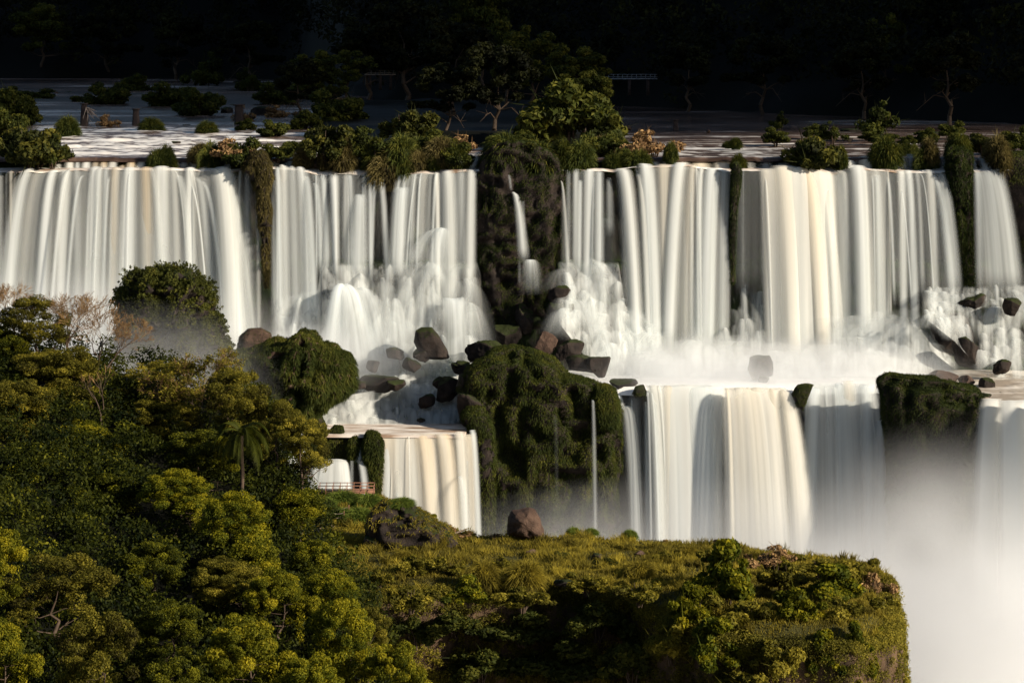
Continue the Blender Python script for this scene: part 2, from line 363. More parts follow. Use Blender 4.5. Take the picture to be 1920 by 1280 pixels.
def tree_meshes(seed, mat, R=4.5, h=9., nl=46, nleaf=260, size=.17, clump=(.5, 1.15), vine=0, base=0., flat=.7, trunk='bark', umbrella=False):
    """crown centred above z=h; origin at the foot"""
    r = rng(seed); seg, tips = branch_tree(r, (0, 0, 0), (r.normal(0, .6), r.normal(0, .6), h*.85), R*.9, max(6, nl//4), .035*h)
    mb = MB(); d = unit(r.normal(0, 1, (nl, 3))); d[:, 2] = np.where(d[:, 2] < -.3, -d[:, 2], d[:, 2]); rr = (.45+.5*r.random(nl)**.5)[:, None]
    zf = .35 if umbrella else .8
    c = d*rr*R*np.array([1, 1, zf])+np.array([0, 0, h]); c += r.normal(0, .25, c.shape); tips = tips[tips[:, 2] > h*.6]
    c = np.concatenate([c, tips]); rad = clump[0]+(clump[1]-clump[0])*r.random(len(c))
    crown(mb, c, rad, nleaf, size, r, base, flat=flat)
    if vine:
        for k in range(vine):
            a = r.random()*6.28; q = R*(.5+.5*r.random()); x, y = math.cos(a)*q, math.sin(a)*q; L = 2+r.random()*5; m = int(L*55)
            z = h-.5-r.random(m)*L; w = .45*(1-.5*(h-z)/L)
            p = np.stack([x+r.normal(0, 1, m)*w, y+r.normal(0, 1, m)*w, z], -1); V, Q = leaves(p, np.array([x, y, 0])/q+np.array([0, 0, .2]), size, r)
            mb.add(V, Q, cv=np.repeat(np.clip(.5+base+r.normal(0, .1)+r.normal(0, .15, m), 0, 1), 4))
    cm = mb.mesh('crown', M[mat], False)
    V, Q = tubes(seg, 6); tm = newmesh('trunk', V, Q, M[trunk])
    return cm, tm
def twig_tree_meshes(seed, h=7., gens=6, lean=(0, 0), fan=.55, r0=.16, leaf=0, matl='leafo'):
    """bare spreading tree: recursive forks, fine twigs"""
    r = rng(seed); seg = []; fine = []; cur = [(np.zeros(3), unit(np.array([lean[0], lean[1], 1.])), h*.34, r0)]; tips = []
    for g in range(gens):
        nx = []
        for p, d, L, q in cur:
            m = p+d*L*.5+r.normal(0, .05*L, 3); e = p+d*L+r.normal(0, .05*L, 3)
            (seg if g < 4 else fine).extend([[*p, *m, q, q*.85], [*m, *e, q*.85, q*.7]])
            k = 2 if g < 1 else 3
            for j in range(k):
                nd = unit(d+r.normal(0, fan, 3)*np.array([1, 1, .6])+np.array([0, 0, .10]))
                nx.append((e if j else m+(e-m)*.8, nd, L*(.62+.2*r.random()), max(q*(.62 if k == 2 else .52), .014)))
            if g >= gens-2: tips.append(e)
        cur = nx
    for p, d, L, q in cur: fine.append([*p, *(p+d*L), q, .010]); tips.append(p+d*L)
    V, Q = tubes(seg, 5); tm = newmesh('trunk', V, Q, M['bark'])
    V, Q = tubes(fine, 3); wm = newmesh('twigs', V, Q, M['twig'], {'cv': np.repeat(np.clip(.5+r.normal(0, .2, len(fine)), 0, 1), 6)})
    cm = None
    if leaf:
        t = np.array(tips); t = t[r.choice(len(t), min(leaf, len(t)), replace=False)]; mb = MB(); crown(mb, t, np.full(len(t), .32), 9, .10, r, 0.05); cm = mb.mesh('crown', M[matl], False)
    return tm, wm, cm
def palm(loc, label, h=6., seed=3):
    r = rng(seed); o = empty('palm_tree', loc, label, 'palm')
    seg = []; p = np.zeros(3)
    for i in range(8): q = p+np.array([.05*math.sin(i), .03, h/8]); seg.append([*p, *q, .17, .16]); p = q
    V, Q = tubes(seg, 8); link('trunk', newmesh('trunk', V, Q, M['bark']), o)
    for k in range(22):
        mb = MB(); a = k*2.4+r.random()*.3; el = 1.25-1.5*(k/22.); L = 3.3+r.random()*.8; n = 22; c = p.copy(); d = np.array([math.cos(a)*math.cos(el), math.sin(a)*math.cos(el), math.sin(el)]); pts = []
        for i in range(n): pts.append(c.copy()); c = c+d*L/n; d = unit(d+np.array([0, 0, -.17]))
        pts = np.array(pts); V, Q = tubes([[*pts[i], *pts[i+1], .03*(1-i/n)+.006, .03*(1-(i+1)/n)+.006] for i in range(n-1)], 3); mb.add(V, Q, cv=.35)
        for i in range(2, n):
            ax = unit(pts[i]-pts[i-1]); sd = unit(np.cross(ax, [0, 0, 1])); w = .75*math.sin(math.pi*(i+1)/(n+2))
            for s in (-1, 1):
                for e in (0, .5):
                    b = pts[i]-ax*e*L/n; t = b+(sd*s+ax*.7+np.array([0, 0, -.35]))*w*(.85+.3*r.random()); wd = ax*.035
                    mb.add([b-wd, b+wd, (b+t)/2+wd+np.array([0, 0, .05]), t], [[0, 1, 2, 3]], cv=np.full(4, .22+.3*r.random()))
        link('frond', mb.mesh('frond', M['leafk'], False), o)
    return o
# ------------------------------------------------------------------ falling water
LIPO = [(-50, 0), (40, 1), (250, -3), (440, 0), (505, -5), (560, -2), (590, 6), (700, 4), (745, 6), (800, 3), (895, -1), (1055, -2), (1130, -1), (1150, 2), (1190, -7), (1290, -9), (1330, -3), (1376, 0), (1430, -3), (1500, -4), (1560, 6), (1600, -5), (1660, 0), (1700, 2), (1760, 3), (1830, 2), (1870, -2), (2000, 0)]
def lw(px): return 3.5*n2(np.asarray(px, float)/36., 0, 81, 2)
def lipw(x): return np.interp(x, *zip(*LIPO))+3.2*n2(np.asarray(x, float)/48., 0, 71, 2)+1.5*n2(np.asarray(x, float)/15., 0, 73, 2)
def strand(mb, x0, x1, yt, xb0, xb1, yb, Yt, a, tint=0., throw=4., yref=490, bulge=.15, seed=0, soft=.5, ntop=1., back=.8, streak=.5, fall=1., dy=0., hump=0., base_a=1., micro=True):
    """one sheet of water: lip x0..x1 at row yt, x xb0..xb1 at row yref, ends at row yb"""
    a = a**1.9 if a < .9 else a
    if 488 <= yb <= 502 and Yt > 435: yb = 524
    if abs(x1-x0) > 60 and micro and Yt > 396:
        rr = rng(seed+77); W_ = abs(x1-x0)
        for q in range(int(W_/(24 if W_ > 250 else 21))):
            c_ = .03+.94*rr.random(); w_ = 4+15*rr.random()**2; xa = x0+(x1-x0)*c_; xb_ = xb0+(xb1-xb0)*c_+rr.normal(0, 4)
            strand(mb, xa-w_/2, xa+w_/2, yt+rr.random()**3*26, xb_-w_/2, xb_+w_/2, yb, Yt-.1-.5*rr.random(), .6+.33*rr.random(), tint*1.5*rr.random(), throw+rr.normal(0, .35), yref, .06, seed+q*13+5, micro=False)
    wpx = max(abs(x1-x0), abs(xb1-xb0)); a = a*(1.25 if (wpx > 60 and a > .2) else 1); nu = int(np.clip(wpx/1.6, 7, 320)); nv = int(np.clip((yb-yt)/5, 14, 64))
    u = np.linspace(0, 1, nu)[:, None]; t = np.linspace(0, 1, nv)[None, :]
    if abs(Yt-436.4) < .6: yt = yt+lipw(x0*.5+x1*.5)*(wpx < 70)
    zt = H0+(28-yt)*Yt/F; D = (yb-yt)*Yt/F; tr = math.sqrt(max(.02, (yref-yt)/(yb-yt)))
    xt = x0+(x1-x0)*u; xr = xb0+(xb1-xb0)*u; xb = xt+(xr-xt)/tr; xb = xb+(u-.5)*.22*wpx*(wpx < 70)
    wob = n2(u*wpx/26., 0, seed, 2); yt2 = wob*ntop*2.5+(lipw(x0+(x1-x0)*u) if wpx >= 70 and abs(Yt-436.4) < .6 else 0)-hump*np.sin(np.pi*u)*1.
    px = xt+(xb-xt)*t; rows = nv
    X = (px-960)*Yt/F+0*t; Z = zt-D*t**2*1.0-(yt2*Yt/F)*(1-t)**2-(1-np.sqrt(np.clip(1-(2*u-1)**2, 0, 1)))*(min(wpx, 40)*.10*Yt/F if wpx < 70 else .1)*(1-t)**2; Z = Z+0*u
    fold = n2(u*wpx/14., t*.5, seed+3, 3)*(.15+.85*t)*.7
    Yy = Yt-dy-throw*t*(1+.08*n2(u*wpx/40., t, seed+8, 2))-bulge*np.sin(np.pi*u)*(.3+.7*t)-.13*fold
    V = np.stack([X, Yy, Z], -1)
    # first rows run back over the lip
    kb = 3; Bk = np.repeat(V[:, :1], kb, 1).copy(); q = np.linspace(1, 1/kb, kb)[None, :]
    Bk[..., 1] += back*q; Bk[..., 2] += .12*(1-(1-q)**2); V = np.concatenate([Bk, V], 1); T = np.concatenate([np.zeros((1, kb)), t], 1)
    n1 = n2(u*wpx/7.+T*.3, T*.8, seed+1, 3); nf = n2(u*wpx/2.4, T*.5, seed+2, 2)
    d = a*(1+streak*(1.1*n1+.6*nf)*(.5+.5*T))
    ed = soft*(1+.15*n2(T*2, 0, seed+5, 1)); e = sstep(0, 1, u/ed)*sstep(0, 1, (1-u)/ed)
    d = d*e*(1-(1-fall)*T); d = np.clip(d, 0, .985)
    d = d*sstep(1.001, .86, T); d[:, 0] = 0
    tt = np.clip(tint*(1+.8*n2(u*wpx/18., T*.4, seed+6, 2))*(1-.55*T), 0, 1)
    mb.grid(V, dens=d, tint=tt+0*d)
def waterfall(label, specs, group=None, parts=False, **kw):
    if parts:
        o = None
        for i, sp in enumerate(specs):
            mb = MB(); sp = list(sp); k = dict(kw)
            if isinstance(sp[-1], dict): k.update(sp.pop())
            k.setdefault('seed', hash_(label)+i*7); strand(mb, *sp, **k); V = mb.V[0]
            if o is None: c = V.reshape(-1, 3).mean(0); c[2] = V.reshape(-1, 3)[:, 2].min(); o = empty('waterfall', c, label, 'waterfall', group)
            mb.V = [V.reshape(-1, 3)-c]; link('jet', mb.mesh('jet', M['fall']), o)
        return o
    mb = MB()
    for i, s in enumerate(specs):
        k = dict(kw); s = list(s); 
        if isinstance(s[-1], dict): k.update(s.pop())
        k.setdefault('seed', hash_(label)+i*7); strand(mb, *s, **k)
    V = np.concatenate(mb.V); c = np.array([V[:, 0].mean(), V[:, 1].mean(), V[:, 2].min()]); mb.V = [v-c for v in mb.V]
    o = link('waterfall', mb.mesh('waterfall', M['fall']), None, [float(a) for a in c])
    return tag(o, label, 'waterfall', group)
def hash_(s): return sum((i+1)*ord(ch) for i, ch in enumerate(s)) % 9973
def cascade(label, x0, x1, yt, yb, Y0, Y1, seed, nplume=60, base=.7, holes=.35, shape=None, pw=(16, 60), ph=(40, 120), name='waterfall', cat='cascade', tint=.05, white=.9, tf0=.04):
    """water tumbling over broken rock: one rounded sheet over the talus and many small arched spills on it"""
    mb = MB(); r = rng(seed); nu = int((x1-x0)/2.2); nv = int((np.max(yb if np.isscalar(yb) else [q[1] for q in yb])-np.min(yt if np.isscalar(yt) else [q[1] for q in yt]))/2.6)
    px = np.linspace(x0, x1, nu)[:, None]; f = np.linspace(0, 1, nv)[None, :]
    ytc = (yt if np.isscalar(yt) else np.interp(px, *zip(*yt))); ybc = (yb if np.isscalar(yb) else np.interp(px, *zip(*yb)))
    ytc = ytc+lw(px)*(np.abs(ytc-491) < 4); py = ytc+(ybc-ytc)*f; Yb = Y0+(Y1-Y0)*f**1.15
    # tiers: each step starts bright at its brink and thins out downwards
    lump = n2(px/60., py/60., seed, 2); Yy = Yb-.9*lump; V = P(px+0*py, py, Yy)
    e = sstep(0, .08, (px-x0)/(x1-x0))*sstep(0, .08, (x1-px)/(x1-x0))
    dn = 0
    for q, (tp, wx) in enumerate(((52., 30.), (31., 15.))):
        cell = np.floor((px+9*n2(px/31., 0, seed+q, 2)*1.)/wx+40); off = _h(cell.astype(np.int64), cell.astype(np.int64)*0+q, cell.astype(np.int64)*0, seed)
        uu = ((px+9*n2(px/31., 0, seed+q, 2))/wx+40)-cell; arch = (2*uu-1)**2*.32
        ph_ = (py/tp+off*1.7-arch+.25*n2(px/50., py/50., seed+q+3, 2)) % 1.
        dn = dn+(.62 if q == 0 else .38)*np.clip(1.25-1.15*ph_, 0, 1)*(1-.55*arch*3)*sstep(0, .10, ph_)
    st = n2((px+6*n2(px/40., py/50., seed+2, 2))/4.5, py/110., seed+7, 3); big = n2(px/26., py/90., seed+9, 3)
    dn = np.clip(base*(.42+.50*dn)+.42*st+.55*big-holes*.55, 0, 1)*e
    dn = np.clip(dn*sstep(0, tf0, f+0*px), 0, .97)
    mb.grid(V, dens=dn, tint=tint+0*dn)
    for k in range(nplume):
        cx = x0+(x1-x0)*(.04+.92*r.random()); ff = r.random()**.9*.85; a = yt if np.isscalar(yt) else np.interp(cx, *zip(*yt)); b = yb if np.isscalar(yb) else np.interp(cx, *zip(*yb))
        cy = a+(b-a)*ff; h = ph[0]+(ph[1]-ph[0])*r.random(); h = min(h, b-cy+8)
        if h < 10: continue
        w = pw[0]+(pw[1]-pw[0])*r.random()**1.5; yy = Y0+(Y1-Y0)*ff**1.15-.3
        sk = w*.25*r.normal(); tf = .15 if ph[1] > 150 else .36; strand(mb, cx-w*tf, cx+w*tf, cy, cx-w*.5+sk, cx+w*.5+sk, cy+h, yy, white*(.35+.65*r.random()), tint, throw=1.5+2.*h/100., yref=cy+h, bulge=.35, seed=seed+k*3, soft=.5, back=.5, streak=.95, fall=.15, hump=2., micro=False)
    V = np.concatenate(mb.V); c = np.array([V[:, 0].mean(), V[:, 1].mean(), V[:, 2].min()]); mb.V = [v-c for v in mb.V]
    return tag(link(name, mb.mesh(name, M['fall']), None, [float(a) for a in c]), label, cat)
# ================================================================== SETTING
def river():
    py = np.concatenate([np.linspace(140, 240, 90), np.linspace(240.5, 300.2, 150)]); px = np.linspace(-260, 2180, 760)
    PX, PY = np.meshgrid(px, py, indexing='ij'); Y = Yr(PY); X = (PX-960)*Y/F
    rap = sstep(560, 430, PX)*sstep(236, 246, PY)*sstep(296, 276, PY)*(PX > 60)+.6*sstep(1150, 1210, PX)*sstep(262, 276, PY)*sstep(1500, 1440, PX)
    w1 = n2(X/7., Y/4.5, 2, 4); w2 = n2(X/3., Y/1.6, 5, 3); w3 = n2(X/14, Y/2.2, 9, 3)
    # low rock sills across the stream: the water steps down over each
    sill = sum(a*sstep(.0, 1.4, Y-(y0+2.5*n2(X/9., 0, int(y0), 3))) for y0, a in ((458, .45), (470, .35), (487, .4), (505, .3), (530, .3), (575, .3), (640, .4)))
    Z = H0-25-.9+sill*.75*(PX < 700)+sill*.35*(PX >= 700)+.20*w1+.10*w2+rap*(.30*np.abs(w2)+.28*w1)
    Z = Z+.45*sstep(458, 442, Y)
    Z = np.where(Y < 450, Z+(H0-24.55+.25*n2(X/1.6, 0, 14, 3)-Z)*sstep(450, 441.5, Y), Z)
    gx = np.abs(np.gradient(Z, axis=1)); foam = .02+.46*sstep(-.08, .5, w3)+.16*np.clip(w2, 0, 1)+.7*rap*sstep(-.05, .45, w2+w1*.6)+np.clip(gx*6, 0, .7)*sstep(700, 480, Y)
    foam = foam*(.35+.65*sstep(620, 470, Y))+sstep(480, 640, Y)*np.clip(.55*n2(X/45., Y/20., 13, 4)+.08, -.1, .5)
    V = np.stack([X, Y, Z], -1)
    # front rim rolls down to the shelf
    R1 = V[:, -1:].copy(); R1[..., 1] -= .5; R1[..., 2] -= .18; R2 = V[:, -1:].copy(); R2[..., 1] -= .75; R2[..., 2] -= .7
    V = np.concatenate([V, R1, R2], 1); foam = np.concatenate([foam, foam[:, -1:]*.5, foam[:, -1:]*.2], 1)
    struct(link('river', newmesh('river', V.reshape(-1, 3), gridf(*V.shape[:2]), M['river'], {'foam': foam})))
def shelf():
    px = np.linspace(-200, 2120, 700); yy = np.linspace(441.5, 436.2, 16); PX, Y = np.meshgrid(px, yy, indexing='ij')
    X = (PX-960)*Y/F; Z = H0-26.35+.16*n2(X/2., Y/1., 3, 3)-(lipw(PX)*Y/F+.02)*sstep(439.5, 436.6, Y)-.35*sstep(437.3, 436.2, Y)-1.2*sstep(905, 915, PX)*sstep(1052, 1045, PX)
    foam = .42+.5*n2(X/2.5, Y*.8, 8, 3); V = np.stack([X, Y, Z], -1)
    struct(link('shelf_water', newmesh('shelf_water', V.reshape(-1, 3), gridf(*V.shape[:2]), M['pool'], {'foam': foam})))
LIP = [(-300, 411), (560, 411), (590, 402.2), (870, 401.5), (882, 413), (1150, 413), (1205, 412), (1340, 411), (1480, 408), (1510, 413), (1640, 415), (1700, 412), (1840, 400), (1980, 392), (2200, 390)]
def cliffs():
    px = np.linspace(-300, 2250, 900)[:, None]
    led = 3.2*(sstep(575, 640, px)*sstep(908, 900, px)+sstep(1035, 1045, px)*sstep(1180, 1165, px)+.8*sstep(1700, 1740, px))
    lip = np.interp(px, *zip(*LIP)); pool = sstep(585, 595, px)*sstep(885, 875, px)
    K = []
    for py, Y in ((303, 446), (304, 442.2), (316, 440.6)): K.append((py+0*px, Y+0*px))
    for f in np.linspace(.04, 1, 30): K.append((316+174*f+0*px, 440.4-1.4*f+0*px))
    K.append((491+lw(px), 438.8-led*.5)); K.append((492.5+lw(px), 438.6-led))
    for f in np.linspace(.06, 1, 26): K.append((492+200*f+0*px, 438.4-led-(5.5-led)*f-1.3*f*f))
    KY = np.concatenate([k[1] for k in K], 1); KP = np.concatenate([k[0] for k in K], 1); Z = H0+(28-KP)*KY/F
    tz = H0-60.3; zl = H0-60.3-6.2*pool
    ext_Y, ext_Z = [], []
    for f in np.linspace(.04, 1, 14): ext_Y.append(432+(lip+.4-432)*f); ext_Z.append(tz+(zl-tz)*sstep(0, .72, f))
    for f in np.linspace(.0, 1, 46)[1:]: ext_Y.append(lip-.2-2.2*f); ext_Z.append(zl-(56)*f)
    Yy = np.concatenate([KY]+ext_Y, 1); Z = np.concatenate([Z]+[e+0*px for e in ext_Z], 1); X = (px-960)*Yy/F
    V = np.stack([X, Yy, Z], -1); flat = np.zeros(Yy.shape[1]); flat[len(K):len(K)+14] = 1
    nz = fbm(V*np.array([.30, .30, .22]), 4, 4)*1.1+.5*np.round(fbm(V*np.array([.5, .5, .16]), 7, 3)*3)/1.5*.6
    k = (1-flat)[None, :]; k[:, :4] = 0; V[..., 1] -= np.clip(nz, -1.0, .9)*k*.9; V[..., 2] += .1*nz*flat[None, :]
    V[..., 1] += .25
    struct(link('cliff', newmesh('cliff', V.reshape(-1, 3), gridf(*V.shape[:2]), M['cliff'])))
def sheet(name, mat, pxa, pxb, Ya, lipf, dz, npx, nyy, foamb=.75, amp=.12, seed=1, back=None):
    px = np.linspace(pxa, pxb, npx)[:, None]; f = np.linspace(0, 1, nyy)[None, :]; lip = lipf(px); Y = Ya+(lip-.05-Ya)*f; X = (px-960)*Y/F
    Z = H0+dz+amp*n2(X/2.2, Y/1.4, seed, 3)*(1-f**4)+.5*amp*n2(X/.8, Y/.6, seed+2, 2)*(1-f**4); V = np.stack([X, Y, Z], -1)
    R = V[:, -1:].copy(); R[..., 1] -= .45; R[..., 2] -= (1.3 if dz > -60 else .35); V = np.concatenate([V, R], 1)
    foam = foamb+.45*n2(X/5, Y/1.8, seed+5, 4)-.66*sstep(1640, 1740, px)*(dz > -60); foam = np.concatenate([foam, foam[:, -1:]], 1)
    struct(link(name, newmesh(name, V.reshape(-1, 3), gridf(*V.shape[:2]), M[mat], {'foam': foam})))
def hillsurf(X, Y):
    PX = 960+X*F/Y; Yb = np.interp(PX, [-400, 540, 640, 1150, 1500, 1920, 2400], [985, 950, 760, 700, 640, 585, 560])
    d = Y-Yb+14*n2(X/30, Y/30, 31, 3); return H0-25-3+np.clip(d, -40, 8)*.45+np.clip(d, 0, 400)*.42+4*n2(X/40, Y/40, 33, 3)*sstep(0, 60, d)
def hills():
    x = np.linspace(-420, 420, 190); y = np.concatenate([np.linspace(545, 800, 110), np.linspace(806, 1300, 70)]); X, Y = np.meshgrid(x, y, indexing='ij')
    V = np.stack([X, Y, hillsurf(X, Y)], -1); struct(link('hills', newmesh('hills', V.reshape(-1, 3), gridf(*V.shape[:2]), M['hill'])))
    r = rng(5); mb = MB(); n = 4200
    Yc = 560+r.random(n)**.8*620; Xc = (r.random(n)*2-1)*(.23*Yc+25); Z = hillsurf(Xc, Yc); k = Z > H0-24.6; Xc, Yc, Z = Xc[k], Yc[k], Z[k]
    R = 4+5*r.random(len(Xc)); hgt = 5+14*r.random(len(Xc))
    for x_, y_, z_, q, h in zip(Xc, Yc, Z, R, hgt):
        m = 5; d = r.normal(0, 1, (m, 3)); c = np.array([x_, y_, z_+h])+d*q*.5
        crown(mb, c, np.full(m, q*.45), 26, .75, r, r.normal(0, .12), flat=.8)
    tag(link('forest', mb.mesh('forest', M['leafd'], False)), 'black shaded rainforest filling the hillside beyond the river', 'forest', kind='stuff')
def gorge():
    V = np.array([[-400, 60, 34.], [400, 60, 34], [400, 425, 34], [-400, 425, 34]]); px = np.linspace(-300, 300, 90); py = np.linspace(60, 424, 80); X, Y = np.meshgrid(px, py, indexing='ij')
    Z = H0-116+.5*n2(X/8, Y/8, 3, 3); struct(link('gorge_river', newmesh('gorge_river', np.stack([X, Y, Z], -1).reshape(-1, 3), gridf(90, 80), M['terrace'], {'foam': .5+.4*n2(X/9, Y/9, 5, 3)})))
# plateau
PLP = [(520, 366), (640, 364), (722, 362), (800, 347), (860, 338), (900, 335.5), (1100, 334), (1350, 331), (1470, 326), (1640, 320), (1672, 309), (1684, 296), (1676, 288), (1596, 282), (1460, 283), (1340, 285), (1255, 294), (1180, 304), (1000, 307), (850, 306), (740, 305), (560, 300), (380, 300), (380, 366)]
PLW = np.array([[(a-960)*b/F, b] for a, b in PLP])
def sdf(X, Y, W):
    d = np.full(X.shape, 1e9); ins = np.zeros(X.shape, bool)
    for i in range(len(W)):
        a, b = W[i], W[(i+1) % len(W)]; e = b-a; t = np.clip(((X-a[0])*e[0]+(Y-a[1])*e[1])/(e@e), 0, 1)
        d = np.minimum(d, np.hypot(X-a[0]-t*e[0], Y-a[1]-t*e[1])); c = ((a[1] > Y) != (b[1] > Y)) & (X < (b[0]-a[0])*(Y-a[1])/(b[1]-a[1]+1e-12)+a[0]); ins ^= c
    return np.where(ins, -d, d)
def platz(X, Y):
    s = sdf(X, Y, PLW)+1.1*n2(X/3.2, Y/3.2, 41, 4)
    top = -68.2+.55*n2(X/7, Y/7, 42, 4)+.16*n2(X/1.3, Y/1.3, 43, 3)
    pxx = 960+X*F/Y; top = top+1.4*sstep(1400, 1600, pxx)*sstep(326, 305, Y)*0-1.4*sstep(-4, 0, s)*sstep(312, 300, Y)
    return H0+top-sstep(0, .8, s)*5-np.clip(s-.3, 0, 7)*6.4
def plateau():
    x = np.arange(-44, 50, .33); y = np.arange(278, 370, .36); X, Y = np.meshgrid(x, y, indexing='ij'); Z = platz(X, Y); s = sdf(X, Y, PLW)
    k = sstep(0, 2.5, s); Xd = X+k*.9*fbm(np.stack([X, Y, Z], -1)*np.array([.5, .5, .18]), 9, 3); V = np.stack([Xd, Y, Z], -1)
    struct(link('plateau_ground', newmesh('plateau_ground', V.reshape(-1, 3), gridf(*V.shape[:2]), M['pcliff'])))
    # grass
    r = rng(11); n = 260000; Xg = -44+r.random(n)*93; Yg = 283+r.random(n)*84; s = sdf(Xg, Yg, PLW)
    cl = n2(Xg/4.5, Yg/6, 51, 4); k = (s < .8) & (r.random(n) < sstep(-.55, .05, cl)) & (np.abs(Xg*F/Yg) < 1000); Xg, Yg = Xg[k], Yg[k]; c2 = n2(Xg/3, Yg/3.5, 52, 3)
    patch = sstep(0, .4, n2(Xg/7, Yg/9, 57, 2)+.1); Zg = platz(Xg, Yg); p = np.stack([Xg, Yg, Zg-.03], -1); m = len(Xg)
    V1, Q, T = blades(p, np.stack([r.normal(0, .38, m), r.normal(0, .38, m), np.ones(m)], -1), .32+.6*sstep(-.1, .6, c2), .085, r, .35)
    cv = np.repeat(np.clip(.36+.42*c2+.22*patch+r.normal(0, .10, m), 0, 1), 5); mb = MB(); mb.add(V1, Q, cv=cv); mb.T.append(T)
    nc = 1500; Xc = -40+r.random(nc)*86; Yc = 286+r.random(nc)*74; k = (sdf(Xc, Yc, PLW) < .3) & (n2(Xc/5, Yc/7, 58, 3) > -.25); Xc, Yc = Xc[k], Yc[k]; nb_ = 60; mm = len(Xc)*nb_
    Xb = np.repeat(Xc, nb_)+r.normal(0, .28, mm); Yb_ = np.repeat(Yc, nb_)+r.normal(0, .28, mm); hb = np.repeat(.5+.8*r.random(len(Xc)), nb_); pb = np.stack([Xb, Yb_, platz(Xb, Yb_)-.03], -1)
    V1, Q, T = blades(pb, np.stack([r.normal(0, .4, mm), r.normal(0, .4, mm), np.ones(mm)], -1), hb, .08, r, .4); o0 = mb.n; mb.add(V1, Q, cv=np.repeat(np.clip(np.repeat(.45+.5*(r.random(len(Xc))-.5), nb_)+r.normal(0, .1, mm), 0, 1), 5)); mb.T.append(T+o0)
    tag(link('grass', mb.mesh('grass', M['grass'], False)), 'olive and yellow grass covering the flat rocky plateau', 'grass', kind='stuff')
def creepers():
    r = rng(19); n = 14000; X = -40+r.random(n)*88; Y = 277+r.random(n)*34; s = sdf(X, Y, PLW); k = (s > -1.5) & (s < 7.5); X, Y, s = X[k], Y[k], s[k]; Z = platz(X, Y)
    Xa = np.repeat(X, 1); sa = s; f_ = (np.random.default_rng(3).random(60000)); X2 = -40+f_*88; Y2 = 277+np.random.default_rng(4).random(60000)*34; s2 = sdf(X2, Y2, PLW); k = (s2 > -.9) & (s2 < 1.4); X2, Y2 = X2[k][:9000], Y2[k][:9000]; X = np.concatenate([X, X2]); Y = np.concatenate([Y, Y2]); Z = platz(X, Y)
    g = fbm(np.stack([X*.35, Y*.35, Z*.12], -1), 23, 3); side = sstep(36, 44, X)*sstep(H0-72, H0-78, Z); k = (g > np.where(X < 20, -.6, -.40)+.34*side) & (Z > H0-110); X, Y, Z = X[k], Y[k], Z[k]
    c = np.stack([X, Y, Z], -1); c[:, 1] -= .5; mb = MB(); r2 = .35+.55*r.random(len(c))
    for q in range(len(c)): pass
    base = .45*n2(X/5, Z/4, 24, 3); m = 46; d = unit(r.normal(0, 1, (len(c)*m, 3))); P_ = np.repeat(c, m, 0)+d*np.repeat(r2, m)[:, None]*np.array([1, 1, .9])*(r.random(len(d))**.4)[:, None]
    V, Q = leaves(P_, d+np.array([.2, -.5, .5]), .115, r); cv = np.clip(.46+np.repeat(base, m)+r.normal(0, .14, len(P_)), 0, 1); mb.add(V, Q, cv=np.repeat(cv, 4))
    tag(link('creepers', mb.mesh('creepers', M['leafo'], False)), 'olive creepers and scrub clinging all over the plateau cliff face', 'creepers', kind='stuff')
def hillside():
    x = np.linspace(-75, 8, 110); y = np.linspace(120, 275, 110); X, Y = np.meshgrid(x, y, indexing='ij'); Z = hz(X, Y)
    struct(link('hillside', newmesh('hillside', np.stack([X, Y, Z], -1).reshape(-1, 3), gridf(110, 110), M['hill'])))
    r = rng(77); mb = MB(); n = 3400; Xc = -62+r.random(n)*62; Yc = 150+r.random(n)*98; k = (Xc < -17.5+(225-Yc)*.26) & (np.abs(Xc) < .21*Yc+3); Xc, Yc = Xc[k], Yc[k]
    c = np.stack([Xc, Yc, hz(Xc, Yc)+.6+2.6*r.random(len(Xc))], -1); crown(mb, c, .7+.8*r.random(len(c)), 110, .15, r, -.3)  # leaf tone lowered here to paint shade between the trees
    tag(link('undergrowth', mb.mesh('undergrowth', M['leafk'], False)), 'undergrowth between the near trees on the slope, shade painted into its green', 'undergrowth', kind='stuff')
def hz(X, Y):
    e = X-(-18+(225-Y)*.26); e2 = Y-249
    return H0-42-(X+20)*.25+(Y-225)*.12+1.0*n2(X/9, Y/9, 61, 3)-np.clip(e, 0, 22)*2.8-np.clip(e2, 0, 26)*2.6

